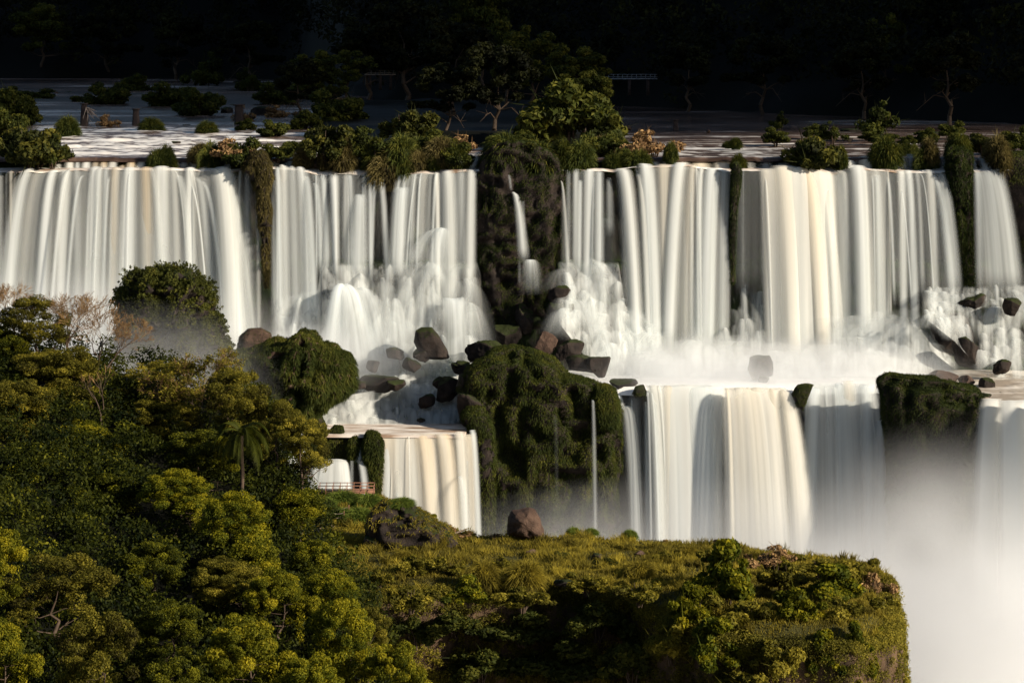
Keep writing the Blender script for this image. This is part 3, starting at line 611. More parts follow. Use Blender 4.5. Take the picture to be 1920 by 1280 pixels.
# ================================================================== FALLS
def falls():
    T = 436.4
    # pre-falls of the first rock sill
    waterfall(parts=True, label='short amber spills over the low sill above the left cream fall',
      specs=[(a, b, 301+c, a-1, b+1, 317, 441.0, al, ti, {'throw': 1.6, 'yref': 317, 'bulge': .15, 'ntop': .5, 'streak': .9, 'back': .3}) for a, b, c, al, ti in
       [(104, 118, 6, .7, .3), (122, 142, 0, .9, .25), (142, 152, 0, .95, .05), (153, 173, 0, .95, .15), (173, 188, 1, .85, .8), (188, 204, 1, .9, .85), (202, 222, 0, .97, .25), (224, 238, 8, .7, .8), (238, 258, 0, .9, .75), (256, 277, 0, .85, .35), (278, 292, 6, .6, .7)]])
    waterfall(parts=True, label='short white and amber spills between two tufts on the sill above the left fall',
      specs=[(a, b, 301, a-2, b+2, 317, 441.0, al, ti, {'throw': 1.6, 'yref': 317, 'bulge': .15, 'ntop': .5, 'streak': .9, 'back': .3}) for a, b, al, ti in [(320, 338, .95, .1), (336, 356, .7, .3), (354, 376, .95, .6), (374, 386, .5, .05), (402, 415, .7, .2), (416, 448, .75, .1), (444, 460, .4, .05)]])
    waterfall(parts=True, label='small rounded spills right of the hanging green pillar',
      specs=[(a, b, y, a-2, b+4, 319, 440.9, al, ti, {'throw': 2., 'yref': 319, 'bulge': .2, 'ntop': .5, 'streak': .5, 'back': .3}) for a, b, y, al, ti in [(495, 512, 298, .95, .3), (510, 524, 301, .85, .5), (524, 545, 307, .97, .1), (536, 556, 300, .8, .1), (556, 566, 306, .8, .1), (617, 629, 303, .85, .1), (655, 667, 297, .9, .15)]])
    waterfall('little white trickle between the tussocks right of the bright bush', [(720, 731, 285, 718, 733, 306, 441.2, .55, 0, {'throw': 1, 'yref': 306, 'back': .3})])
    waterfall(parts=True, label='slanting side spill pouring left onto the shelf beside the mossy buttress',
      specs=[(888, 912, 286, 872, 893, 319, 441.2, .92, .15, {'throw': 2.5, 'yref': 319, 'bulge': .4, 'back': 1}), (878, 890, 289, 868, 880, 319, 441.2, .8, .3, {'throw': 2.5, 'yref': 319, 'back': 1}), (826, 832, 300, 825, 834, 320, 441, .4, 0, {'throw': 1, 'yref': 320})])
    waterfall(parts=True, label='long low amber sill spill above the right hand cream falls',
      specs=[(a, b, y, a-2, b+2, y2, 441.1, al, ti, {'throw': 1.8, 'yref': y2, 'bulge': .3, 'ntop': 1.2, 'streak': .5, 'back': .5}) for a, b, y, y2, al, ti in [(1212, 1240, 301, 322, .95, .45), (1238, 1268, 299, 322, .95, .5), (1262, 1294, 300, 320, .97, .35), (1290, 1335, 303, 326, .93, .6), (1335, 1374, 302, 322, .9, .5), (1385, 1420, 302, 320, .55, .2), (1420, 1450, 303, 322, .6, .4), (1450, 1490, 305, 324, .8, .2)]])
    waterfall(parts=True, label='white and amber spills among the tufts above the far right falls',
      specs=[(a, b, y, a-2, b+2, y2, 441.1, al, ti, {'throw': 1.8, 'yref': y2, 'bulge': .3, 'ntop': 1.2, 'streak': .5, 'back': .5}) for a, b, y, y2, al, ti in [(1583, 1604, 296, 320, .97, .2), (1604, 1645, 295, 320, .92, .4), (1668, 1700, 292, 320, .93, .1), (1696, 1716, 290, 318, .6, .05), (1716, 1728, 297, 318, .5, .05)]])
    waterfall(parts=True, label='thin fan of strands spraying beside the hanging vine pillar', specs=[(1752, 1764, 291, 1738, 1750, 330, 440.9, .7, .1, {'throw': 2.5, 'yref': 330}), (1758, 1775, 292, 1756, 1772, 345, 440.9, .5, 0, {'yref': 345}), (1766, 1774, 293, 1768, 1773, 420, 440.9, .8, .1, {'yref': 420}), (1774, 1784, 294, 1777, 1785, 420, 440.9, .4, 0, {'yref': 420}), (1818, 1832, 295, 1817, 1826, 322, 440.9, .5, 0, {'yref': 322}), (1828, 1850, 295, 1832, 1858, 322, 440.9, .8, .15, {'yref': 322})])
    # main tier
    waterfall('thin separate strands at the far left edge of the upper falls',
      [(-60, -20, 320, -70, -15, 700, T, .8, .1), (-8, 8, 320, -8, 16, 700, T, .65, .1), (8, 16, 322, 12, 22, 700, T, .35, 0), (15, 26, 318, 22, 30, 700, T, .7, .35), (26, 34, 322, 22, 32, 700, T, .5, .2)])
    waterfall('broad cream curtain of water at the left, widest of the upper falls',
      [(40, 440, 319, 2, 488, 700, T, .5, .08, {'soft': .05, 'bulge': .8, 'streak': .3, 'dy': -.5}),
       (42, 66, 317, 4, 44, 700, T, .9, .05), (66, 84, 318, 36, 62, 700, T, .5, .35), (90, 112, 319, 70, 100, 700, T, .97, .05), (110, 138, 320, 104, 136, 700, T, .9, .1), (134, 152, 320, 136, 162, 700, T, .55, .05),
       (166, 192, 317, 162, 192, 700, T, .9, .08), (192, 206, 319, 192, 206, 700, T, .6, 0), (206, 228, 318, 206, 226, 700, T, .75, .45), (228, 258, 316, 222, 264, 700, T, .98, .05), (258, 288, 317, 268, 294, 700, T, .75, .5),
       (282, 322, 316, 290, 326, 700, T, .98, .1), (312, 336, 319, 322, 346, 700, T, .7, .1), (345, 368, 316, 344, 374, 700, T, .98, .1), (366, 402, 317, 372, 432, 700, T, .4, .1), (385, 438, 316, 410, 464, 700, T, .97, .16, {'bulge': .9, 'throw': 5.5}), (396, 436, 315, 428, 460, 700, T, .9, .08, {'bulge': .6, 'throw': 5.7})])
    waterfall('sparse grey strands over dark rock between cream fall and hanging vines',
      [(440, 486, 321, 440, 496, 700, T, .22, 0, {'streak': 1.}), (447, 456, 320, 444, 452, 700, T, .7, .1), (458, 474, 321, 458, 474, 700, T, .45, .05), (476, 488, 322, 482, 492, 700, T, .7, .2), (452, 470, 322, 460, 474, 700, T, .3, 0)])
    waterfall('white fall starting right beside the hanging vines, four thick strands',
      [(504, 582, 318, 510, 598, 620, T, .5, .02, {'streak': .6}), (506, 522, 345, 510, 524, 620, T, .6, 0), (520, 542, 315, 525, 548, 700, T, .97, .12), (540, 554, 316, 546, 564, 700, T, .6, .05), (552, 572, 316, 563, 592, 700, T, .97, .05), (566, 580, 318, 580, 598, 620, T, .6, 0)])
    waterfall('blue-white fall of fine threads, third from the left',
      [(578, 704, 322, 590, 706, 492, T, .42, 0, {'soft': .06, 'streak': 1., 'throw': 3}), (586, 600, 323, 596, 612, 492, T, .5, 0), (612, 638, 322, 624, 640, 500, T, .98, .1, {'bulge': .6}), (596, 614, 323, 606, 618, 492, T, .5, .05), (640, 662, 323, 642, 662, 492, T, .7, .08), (660, 690, 366, 656, 690, 492, T-1, .85, 0, {'bulge': .6}), (688, 700, 324, 692, 701, 495, T, .85, 0), (676, 690, 324, 680, 694, 492, T, .45, 0)])
    waterfall('narrow arching pair of jets beside a small dark tuft',
      [(700, 710, 326, 694, 703, 495, T, .7, 0), (704, 718, 324, 720, 735, 495, T, .85, .05, {'throw': 4.5}), (699, 716, 326, 702, 726, 495, T, .22, 0)])
    waterfall('pale fall just left of the mossy buttress, fourth from the left',
      [(742, 897, 322, 728, 894, 492, T, .5, .02, {'soft': .05, 'streak': .9, 'throw': 3}), (734, 772, 352, 728, 764, 495, T-1, .8, 0, {'bulge': .8}), (770, 784, 322, 768, 780, 492, T, .5, .15), (786, 806, 321, 780, 798, 492, T, .6, .2), (812, 824, 320, 816, 828, 600, T, .9, .2), (824, 854, 317, 826, 862, 620, T, .98, .1, {'bulge': .8}), (854, 874, 318, 860, 876, 495, T, .5, .05), (872, 897, 318, 870, 894, 560, T, .9, .12), (800, 812, 322, 806, 812, 470, T, .2, 0)])
    waterfall(parts=True, label='single arching jet on the dark mossy buttress', specs=[(958, 970, 362, 970, 994, 492, 434.5, .9, .05, {'throw': 2.5, 'bulge': .3}), (950, 957, 328, 955, 961, 355, 435, .5, 0, {'yref': 355}), (975, 984, 374, 978, 986, 440, 434.5, .35, 0, {'yref': 440})])
    waterfall(parts=True, label='short veil spilling below the jet on the dark buttress', specs=[(980, 1010, 489, 974, 1020, 552, 433, .9, 0, {'throw': 1.2, 'yref': 552, 'bulge': .3, 'fall': .1, 'streak': 1.}), (970, 978, 492, 970, 977, 530, 433, .3, 0, {'yref': 530})])
    waterfall('thin diagonal ribbon hugging the right side of the mossy buttress', [(1050, 1054, 340, 1058, 1068, 495, 435.5, .8, .1, {'throw': 3}), (1052, 1058, 350, 1050, 1060, 495, 435.5, .3, 0)])
    waterfall('bluish fall of soft strands right of the mossy buttress',
      [(1060, 1132, 321, 1056, 1134, 495, T, .35, 0, {'streak': .7, 'throw': 3}), (1060, 1072, 322, 1058, 1070, 495, T, .5, 0), (1072, 1088, 320, 1070, 1086, 495, T, .8, .02), (1092, 1120, 318, 1090, 1112, 620, T, .97, .05), (1112, 1134, 321, 1110, 1132, 495, T, .85, 0)])
    waterfall('faint narrow trickle between two white falls under a dark tuft', [(1135, 1148, 336, 1132, 1152, 440, 437, .55, 0, {'yref': 440}), (1120, 1150, 412, 1110, 1160, 560, 436.5, .28, 0, {'yref': 560, 'throw': 2})])
    waterfall('smooth white arch falling alone left of the wide cream curtain', [(1150, 1186, 321, 1168, 1200, 680, T, .93, .1, {'bulge': .9, 'throw': 5.5}), (1150, 1174, 323, 1160, 1180, 600, T, .5, 0)])
    waterfall('wide cream curtain left of the black vine strip',
      [(1188, 1376, 322, 1194, 1370, 700, T, .5, .12, {'soft': .04, 'bulge': .7, 'streak': .3, 'dy': -.4}), (1192, 1228, 316, 1202, 1238, 700, T, .98, .05, {'bulge': .7}), (1226, 1262, 318, 1234, 1252, 700, T, .75, .4), (1260, 1294, 316, 1240, 1274, 700, T, .98, .07, {'bulge': .8}), (1288, 1312, 320, 1274, 1300, 700, T, .65, .35), (1308, 1322, 322, 1298, 1312, 700, T, .75, .15), (1320, 1350, 319, 1302, 1342, 700, T, .97, .04, {'bulge': .6}), (1346, 1372, 317, 1340, 1364, 700, T, .6, 0)])
    waterfall('thin grey veil over dark recess right of the black vine strip', [(1384, 1432, 319, 1378, 1430, 560, T, .30, .0, {'streak': .4, 'soft': .12}), (1384, 1400, 320, 1380, 1396, 560, T, .25, 0), (1392, 1396, 321, 1387, 1391, 540, T, .3, 0)])
    waterfall('broad tan plume, the heaviest fall in the right half',
      [(1420, 1570, 319, 1424, 1570, 710, T, .88, .25, {'soft': .1, 'bulge': 1.4, 'streak': .2, 'throw': 5}), (1422, 1448, 320, 1424, 1450, 700, T, .8, .05), (1440, 1500, 316, 1448, 1512, 710, T, .95, .36, {'bulge': 1.1, 'throw': 5.5}), (1488, 1524, 318, 1508, 1548, 710, T, .95, .42, {'throw': 6, 'bulge': .7}), (1518, 1545, 324, 1545, 1568, 710, T, .97, .2, {'throw': 6})])
    waterfall('soft grey and white fall between the tan plume and the far right strands',
      [(1540, 1668, 322, 1548, 1668, 700, T, .5, .1, {'soft': .06, 'bulge': .8, 'streak': .35}), (1526, 1550, 326, 1556, 1572, 640, T, .7, .3), (1560, 1590, 318, 1566, 1592, 700, T, .65, .1), (1586, 1628, 315, 1592, 1632, 700, T, .98, .06, {'bulge': .8, 'throw': 5}), (1626, 1656, 319, 1634, 1664, 700, T, .7, .12)])
    waterfall('narrow bright strands at the right end of the upper tier',
      [(1658, 1770, 322, 1664, 1796, 580, T, .4, 0, {'soft': .05, 'streak': .6}), (1661, 1667, 321, 1661, 1667, 640, T, .8, .3), (1678, 1702, 318, 1680, 1698, 700, T, .97, .12), (1692, 1712, 318, 1698, 1718, 700, T, .95, .05), (1712, 1724, 321, 1716, 1728, 560, T, .6, .1), (1730, 1754, 318, 1736, 1756, 600, T, .85, .15), (1750, 1770, 322, 1762, 1794, 560, T, .6, 0, {'throw': 5})])
    waterfall('lavender grey plume right of the vine pillar', [(1820, 1872, 320, 1818, 1912, 560, 436.5, .62, 0, {'soft': .25, 'bulge': .9, 'throw': 5, 'streak': .4}), (1822, 1840, 322, 1820, 1838, 560, 436.5, .75, 0), (1842, 1862, 322, 1846, 1874, 560, 436.5, .5, 0), (1860, 1878, 318, 1876, 1906, 560, 436.5, .45, 0)])
    waterfall('edge of one more fall cut by the right border', [(1930, 1990, 320, 1912, 1990, 600, 436.5, .8, 0, {'soft': .15})])
    # cascades over talus
    cascade('blue-white water bursting over ledge rocks below the third and fourth falls', 505, 905, [(505, 560), (596, 540), (602, 492), (895, 491), (905, 520)], [(505, 700), (700, 700), (905, 690)], 434.2, 427, 21, 80, .8, .2, pw=(22, 80), ph=(70, 170))
    waterfall('tall rounded plume thrown off the ledge, shaped like a dome', [(630, 655, 533, 596, 730, 700, 431, .85, 0, {'throw': 4, 'yref': 700, 'bulge': 1.2, 'fall': .5, 'soft': .15}), (628, 648, 532, 596, 640, 690, 430.6, .9, 0, {'throw': 4, 'yref': 690, 'bulge': .8, 'fall': .4}), (664, 690, 540, 680, 770, 690, 430.8, .75, 0, {'throw': 4, 'yref': 690, 'fall': .4, 'bulge': 1})])
    waterfall('white spout curving off a ledge below the fourth fall', [(812, 846, 428, 792, 838, 530, 433.8, .9, 0, {'yref': 530, 'throw': 2.5, 'bulge': .8, 'fall': .6}), (806, 830, 430, 755, 790, 500, 433.6, .6, 0, {'yref': 500, 'throw': 2}), (820, 880, 560, 808, 905, 690, 430, .85, 0, {'yref': 690, 'throw': 4, 'bulge': 1, 'fall': .5})])
    cascade('stepped bluish cascade down the rocks right of the buttress', 1044, 1250, [(1044, 489), (1160, 489), (1172, 570), (1250, 600)], [(1044, 600), (1090, 660), (1150, 720), (1250, 740)], 434.2, 424, 31, 80, .8, .15, pw=(20, 60), ph=(40, 100))
    cascade('small dark recess cascade behind the tan plume', 1340, 1440, [(1340, 532), (1440, 528)], [(1340, 660), (1440, 665)], 436, 431, 41, 16, .5, .5, pw=(12, 30), ph=(60, 120))
    cascade('foaming white skirt of spray under the right falls', 1170, 1560, [(1170, 640), (1300, 600), (1420, 640), (1560, 620)], 712, 431, 422, 51, 26, .95, .0, pw=(110, 190), ph=(60, 80), tf0=.75, white=.6)
    cascade('sloping white foam under the falls left of the dark right rocks', 1545, 1800, [(1545, 600), (1650, 570), (1700, 575), (1745, 610), (1800, 680)], [(1545, 706), (1800, 706)], 431, 421, 61, 34, .9, .1, pw=(40, 110), ph=(50, 90), tf0=.4, white=.5)
    cascade('tiers of white cascades tumbling over green black rocks at the right', 1726, 1990, [(1726, 540), (1780, 536), (1850, 536), (1990, 530)], [(1726, 590), (1790, 640), (1850, 705), (1990, 715)], 433, 420, 71, 90, .72, .35, pw=(14, 44), ph=(30, 80))
    cascade('broken rapids between boulders above the calm brown pool', 660, 872, [(660, 690), (760, 676), (872, 680)], [(660, 797), (872, 797)], 428.5, 412, 81, 80, .85, .3, pw=(12, 40), ph=(26, 60), tint=.08)
    cascade('cream cascade pouring beside the big green mound', 590, 705, [(590, 765), (640, 742), (705, 730)], [(590, 797), (705, 797)], 418, 412.5, 91, 20, .93, 0., pw=(16, 50), ph=(26, 46), tint=.12)
    # lower tier
    waterfall('golden fall with a straight lip below the brown pool',
      [(714, 892, 816, 716, 896, 1060, 402, .8, .4, {'soft': .02, 'bulge': .3, 'streak': .25, 'yref': 990, 'throw': 4}), (716, 738, 820, 716, 738, 1060, 402, .85, .0, {'yref': 990}), (737, 752, 820, 740, 756, 1060, 402, .8, .05, {'yref': 990}), (752, 776, 819, 768, 800, 1060, 402, .9, .1, {'yref': 990}),
       (768, 815, 817, 790, 832, 1060, 401.8, .97, .55, {'yref': 990, 'bulge': .5}), (808, 850, 814, 828, 868, 1060, 401.6, .97, .6, {'yref': 990, 'bulge': .5}), (846, 876, 811, 864, 882, 1060, 401.4, .95, .3, {'yref': 990}), (878, 893, 808, 890, 904, 1060, 401.2, .9, .02, {'yref': 990}), (856, 870, 895, 866, 884, 1060, 398.5, .7, 0, {'yref': 990})])
    waterfall('small white fall behind the wooden walkway', [(604, 652, 862, 600, 660, 960, 400.5, .96, .1, {'yref': 930, 'soft': .08, 'bulge': .6}), (655, 664, 862, 656, 666, 960, 400.5, .5, 0, {'yref': 930}), (668, 684, 866, 680, 697, 960, 400.5, .9, .05, {'yref': 930}), (585, 606, 860, 580, 604, 960, 400.5, .8, 0, {'yref': 930}), (663, 680, 838, 664, 686, 866, 401.4, .8, 0, {'yref': 866, 'throw': 1})])
    waterfall('short fall down the left edge seen through the near trees', [(470, 590, 800, 470, 590, 1000, 404, .85, .1, {'yref': 960, 'soft': .1})])
    waterfall('single thin ribbon dropping down the green central cliff', [(1108, 1115, 752, 1109, 1121, 1100, 405.8, .72, 0, {'yref': 1000, 'throw': 1, 'streak': 1.2, 'fall': .6}), (1036, 1046, 780, 1038, 1048, 960, 405.8, .16, 0, {'yref': 960})])
    waterfall('greenish thin strands at the left end of the lower right fall', [(1154, 1166, 740, 1158, 1172, 765, 411.5, .9, 0, {'yref': 765, 'throw': 1}), (1158, 1190, 762, 1176, 1204, 1160, 411, .75, 0, {'yref': 957}), (1172, 1200, 742, 1184, 1206, 1160, 412, .5, 0, {'yref': 957}), (1204, 1226, 762, 1204, 1228, 1160, 411.5, .7, 0, {'yref': 957}), (1150, 1230, 745, 1148, 1234, 1160, 412.5, .3, 0, {'yref': 957, 'streak': 1})])
    waterfall('huge cream curtain of the lower tier, left of the tan arch',
      [(1208, 1360, 724, 1222, 1356, 1200, 410.2, .95, .10, {'yref': 957, 'soft': .08, 'bulge': .8, 'streak': .12}), (1212, 1240, 724, 1226, 1250, 1200, 410.0, .95, .2, {'yref': 957}), (1236, 1275, 724, 1242, 1278, 1200, 410.0, .95, .3, {'yref': 957}), (1280, 1340, 724, 1284, 1350, 1200, 410.0, .97, .04, {'yref': 957, 'bulge': .6})])
    waterfall('tan arch of the lower tier left of the small mossy rock',
      [(1350, 1478, 729, 1352, 1522, 1200, 407.6, .85, .3, {'yref': 957, 'soft': .1, 'bulge': 1.2, 'streak': .3, 'throw': 5}), (1348, 1366, 745, 1350, 1368, 1200, 407.2, .5, 0, {'yref': 957}), (1372, 1400, 729, 1374, 1404, 1200, 407.2, .9, .3, {'yref': 957}), (1400, 1440, 729, 1404, 1444, 1200, 407.2, .93, .25, {'yref': 957}), (1436, 1466, 731, 1442, 1472, 1200, 407.0, .9, .45, {'yref': 957}), (1455, 1482, 733, 1470, 1524, 1200, 406.8, .93, .3, {'yref': 957, 'throw': 5.5})])
    waterfall('grey white strands between the small mossy rock and the dark green cliff',
      [(1508, 1640, 722, 1500, 1664, 1200, 413.5, .75, .05, {'yref': 957, 'soft': .05, 'bulge': 1, 'streak': .4}), (1508, 1545, 728, 1500, 1532, 1200, 413, .95, 0, {'yref': 957, 'bulge': .7}), (1562, 1582, 720, 1560, 1580, 1200, 413.2, .9, 0, {'yref': 957}), (1575, 1606, 716, 1578, 1608, 1200, 413.2, .9, .25, {'yref': 957}), (1604, 1640, 722, 1606, 1642, 1200, 413, .95, .0, {'yref': 957, 'bulge': .6}), (1634, 1668, 788, 1622, 1665, 1200, 412, .85, 0, {'yref': 957, 'bulge': .5}), (1648, 1672, 730, 1656, 1674, 792, 412.4, .7, 0, {'yref': 792, 'throw': 1})])
    waterfall('pinkish white fall at the right border of the lower tier', [(1900, 2010, 764, 1890, 2010, 1200, 396, .9, .2, {'yref': 1000}), (1842, 1862, 748, 1840, 1860, 830, 400, .7, .5, {'yref': 830}), (1862, 1890, 750, 1856, 1884, 830, 399, .6, .2, {'yref': 830}), (1836, 1884, 749, 1806, 1870, 1250, 397.2, .9, .2, {'yref': 1000, 'soft': .4, 'bulge': 1.5, 'throw': 8, 'streak': .3}), (1866, 1934, 752, 1846, 1934, 1250, 394.3, .97, .15, {'yref': 1000, 'soft': .3, 'bulge': 2, 'throw': 9, 'streak': .2}), (1916, 2040, 757, 1910, 2060, 1250, 391.2, .97, .10, {'yref': 1000, 'soft': .2, 'bulge': 2.5, 'throw': 9, 'streak': .2})])
# ================================================================== ROCKS AND MOSS
def rocks():
    mossmound('mossy_buttress', 'dark mossy rock buttress splitting the upper falls in the middle', 'rock buttress',
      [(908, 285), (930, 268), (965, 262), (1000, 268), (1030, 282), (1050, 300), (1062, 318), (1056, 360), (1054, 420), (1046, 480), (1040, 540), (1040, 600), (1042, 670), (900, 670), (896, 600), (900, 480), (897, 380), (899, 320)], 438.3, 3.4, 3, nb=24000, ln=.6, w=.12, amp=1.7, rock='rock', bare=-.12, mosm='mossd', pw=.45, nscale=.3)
    mossmound('mossy_cliff', 'big green mossy cliff block below the buttress with hanging grass', 'mossy cliff',
      [(864, 735), (880, 690), (930, 655), (985, 650), (1035, 672), (1060, 700), (1105, 712), (1140, 728), (1160, 745), (1162, 800), (1160, 900), (1165, 1080), (905, 1080), (898, 900), (888, 800), (868, 770)], 413, 5.5, 8, nb=44000, ln=.8, w=.13, amp=2.4, bare=-.25, pw=.36, nscale=.2)
    mossmound('mossy_cliff', 'dark mossy cliff block between the lower right falls, fading into mist', 'mossy cliff',
      [(1645, 712), (1665, 699), (1700, 705), (1738, 704), (1785, 714), (1828, 730), (1850, 752), (1846, 850), (1836, 960), (1830, 1150), (1668, 1150), (1668, 900), (1664, 800), (1655, 745)], 404, 6.5, 12, nb=30000, ln=.7, w=.12, amp=1.6, bare=-.7, mosm='mossd', pw=.5, nscale=.25, rock='rock')
    mossmound('overgrown_outcrop', 'tall rounded outcrop covered in olive bushes, standing in the mist at left', 'outcrop',
      [(222, 560), (238, 535), (240, 515), (275, 508), (300, 510), (330, 508), (362, 522), (390, 545), (394, 590), (412, 610), (414, 635), (426, 655), (428, 690), (410, 712), (380, 740), (330, 760), (260, 740), (215, 660), (225, 620), (232, 590)], 398, 8, 15, nb=9000, ln=.7, w=.12, amp=3.4, bare=.12, leafy=90000, nscale=.22, lsize=.2, mosm='moss', rock='rock', blob=True)
    mossmound('green_mound', 'smooth bright green mossy mound between the near trees and the cascade', 'mossy mound',
      [(430, 680), (440, 665), (480, 658), (520, 640), (545, 640), (565, 624), (590, 630), (615, 645), (640, 665), (650, 700), (650, 728), (632, 742), (610, 750), (590, 766), (545, 790), (480, 800), (440, 760), (425, 720)], 396, 7, 19, nb=42000, ln=1.0, w=.14, blob=True, amp=3.0, bare=-.5, nscale=.24, rock='rockbare')
    mossmound('boulder', 'pale pinkish boulder half hidden in mist behind the green mound', 'boulder', [(445, 660), (450, 630), (465, 616), (490, 614), (508, 626), (512, 650), (505, 680), (450, 680)], 404, 3, 23, nb=700, ln=.4, amp=.5, rock='rockbare', bare=.2)
    mossmound('mossy_pillar', 'grass covered rock pillar left of the golden fall', 'mossy pillar', [(682, 830), (690, 808), (705, 808), (717, 825), (718, 880), (716, 935), (694, 935), (690, 880), (680, 850)], 401.5, 2.2, 29, nb=5000, ln=.8, w=.12, amp=.5, bare=-1)
    mossmound('mossy_pillar', 'small rounded mossy stack beside the taller grassy pillar', 'mossy pillar', [(652, 835), (656, 822), (668, 816), (674, 832), (675, 862), (655, 862)], 402, 1.5, 31, nb=1800, ln=.6, amp=.3, bare=-1)
    mossmound('mossy_boulder', 'low mossy hump at the left rim of the calm pool', 'mossy rock', [(618, 806), (628, 796), (642, 798), (645, 808), (640, 812), (622, 812)], 404, 1.2, 33, nb=800, ln=.4, amp=.2, bare=-1)
    mossmound('mossy_boulder', 'dark mossy rock in the water at the foot of the green mound', 'mossy rock', [(575, 790), (590, 772), (604, 782), (612, 798), (612, 818), (580, 818)], 400, 1.6, 34, nb=1100, ln=.4, amp=.3, bare=-.3)
    mossmound('mossy_boulder', 'small mossy rock dividing the two lower right curtains', 'mossy rock', [(1484, 740), (1495, 722), (1512, 719), (1524, 722), (1514, 745), (1504, 768), (1492, 760)], 407, 2, 35, nb=1800, ln=.4, amp=.4, bare=-.1)
    mossmound('mossy_boulder', 'mossy knob with a yellow tip at the corner of the lower right fall', 'mossy rock', [(1186, 738), (1192, 724), (1206, 721), (1212, 734), (1208, 744), (1190, 743)], 411, 1.4, 36, nb=900, ln=.35, amp=.3, bare=-.3)
    mossmound('mossy_boulder', 'green rounded shoulder at the right end of the central mossy cliff', 'mossy rock', [(1112, 742), (1118, 724), (1135, 720), (1152, 730), (1160, 760), (1158, 800), (1116, 800)], 408.5, 3, 37, nb=5000, ln=.7, amp=.6, bare=-.6)
    mossmound('mossy_boulder', 'hazy green rock wall between the calm pool and the small white fall', 'mossy rock', [(575, 822), (640, 819), (690, 820), (692, 862), (640, 866), (575, 864)], 403, 1.0, 38, nb=3000, ln=.6, amp=.5, bare=-.4, pw=.3)
    mossmound('mossy_cliff', 'narrow green rock flank right beside the golden fall', 'mossy cliff', [(866, 775), (880, 752), (905, 760), (925, 800), (930, 900), (925, 1060), (900, 1060), (897, 900), (893, 830), (880, 800)], 409.5, 7.5, 39, nb=9000, ln=.8, amp=.8, bare=-.3, pw=.4)
    # hanging vegetation on the upper tier
    mossmound('hanging_vines', 'long ragged curtain of vines hanging between the left falls', 'hanging plants', [(455, 312), (470, 290), (492, 282), (504, 305), (508, 330), (502, 365), (509, 400), (506, 430), (505, 480), (502, 540), (499, 540), (496, 480), (486, 400), (484, 360), (470, 330)], 434.8, 1.6, 41, nb=6500, ln=.8, w=.12, amp=.95, bare=-.5, nscale=.5, mosm='mossdry')
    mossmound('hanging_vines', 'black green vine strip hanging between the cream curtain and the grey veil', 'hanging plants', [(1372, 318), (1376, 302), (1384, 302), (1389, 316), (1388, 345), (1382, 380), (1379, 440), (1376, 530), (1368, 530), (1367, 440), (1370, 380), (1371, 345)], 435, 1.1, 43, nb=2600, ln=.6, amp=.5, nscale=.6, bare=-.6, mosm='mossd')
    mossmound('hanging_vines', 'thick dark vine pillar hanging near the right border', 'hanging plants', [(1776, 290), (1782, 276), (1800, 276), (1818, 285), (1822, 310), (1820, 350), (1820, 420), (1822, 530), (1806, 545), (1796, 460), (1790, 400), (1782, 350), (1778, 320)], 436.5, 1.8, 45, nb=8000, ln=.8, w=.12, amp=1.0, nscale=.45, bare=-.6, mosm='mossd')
    mossmound('mossy_cliff', 'dark overgrown cliff end at the far right of the upper tier', 'mossy cliff', [(1866, 300), (1880, 286), (1930, 284), (1990, 290), (1990, 560), (1915, 560), (1908, 450), (1890, 370), (1872, 330)], 438.5, 2, 47, nb=9000, ln=.6, amp=.8, bare=-.1)
    B = boulder_mesh('boulder', 3, M['rock']), boulder_mesh('boulder', 8, M['rock']), boulder_mesh('boulder', 14, M['rock'], 10, .08), boulder_mesh('boulder', 21, M['rockbare'], 16)
    def put(label, k, cx, cy, w, h, Y, rz=0, tilt=0, cat='boulder', depth=.9, group=None, name='boulder'):
        o = link(name, B[k]); Y = Y+(1.0 if cat == 'boulder' and Y > 400 else 0); o.location = [float(a) for a in P(cx, cy, Y)]; s = Y/F; o.scale = (w*s/1.62, (w+h)/2*s/1.62*depth, h*s/1.62); o.rotation_euler = (tilt, 0, rz); return tag(o, label, cat, group)
    mossmound('boulder', 'angular black boulder with mossy top in the cascade above the rapids', 'boulder', [(776, 640), (779, 620), (790, 613), (809, 613), (822, 628), (838, 655), (843, 670), (835, 673), (800, 672), (785, 660)], 424, 2.2, 51, nb=900, ln=.3, w=.08, amp=.35, bare=.35, nscale=.6)
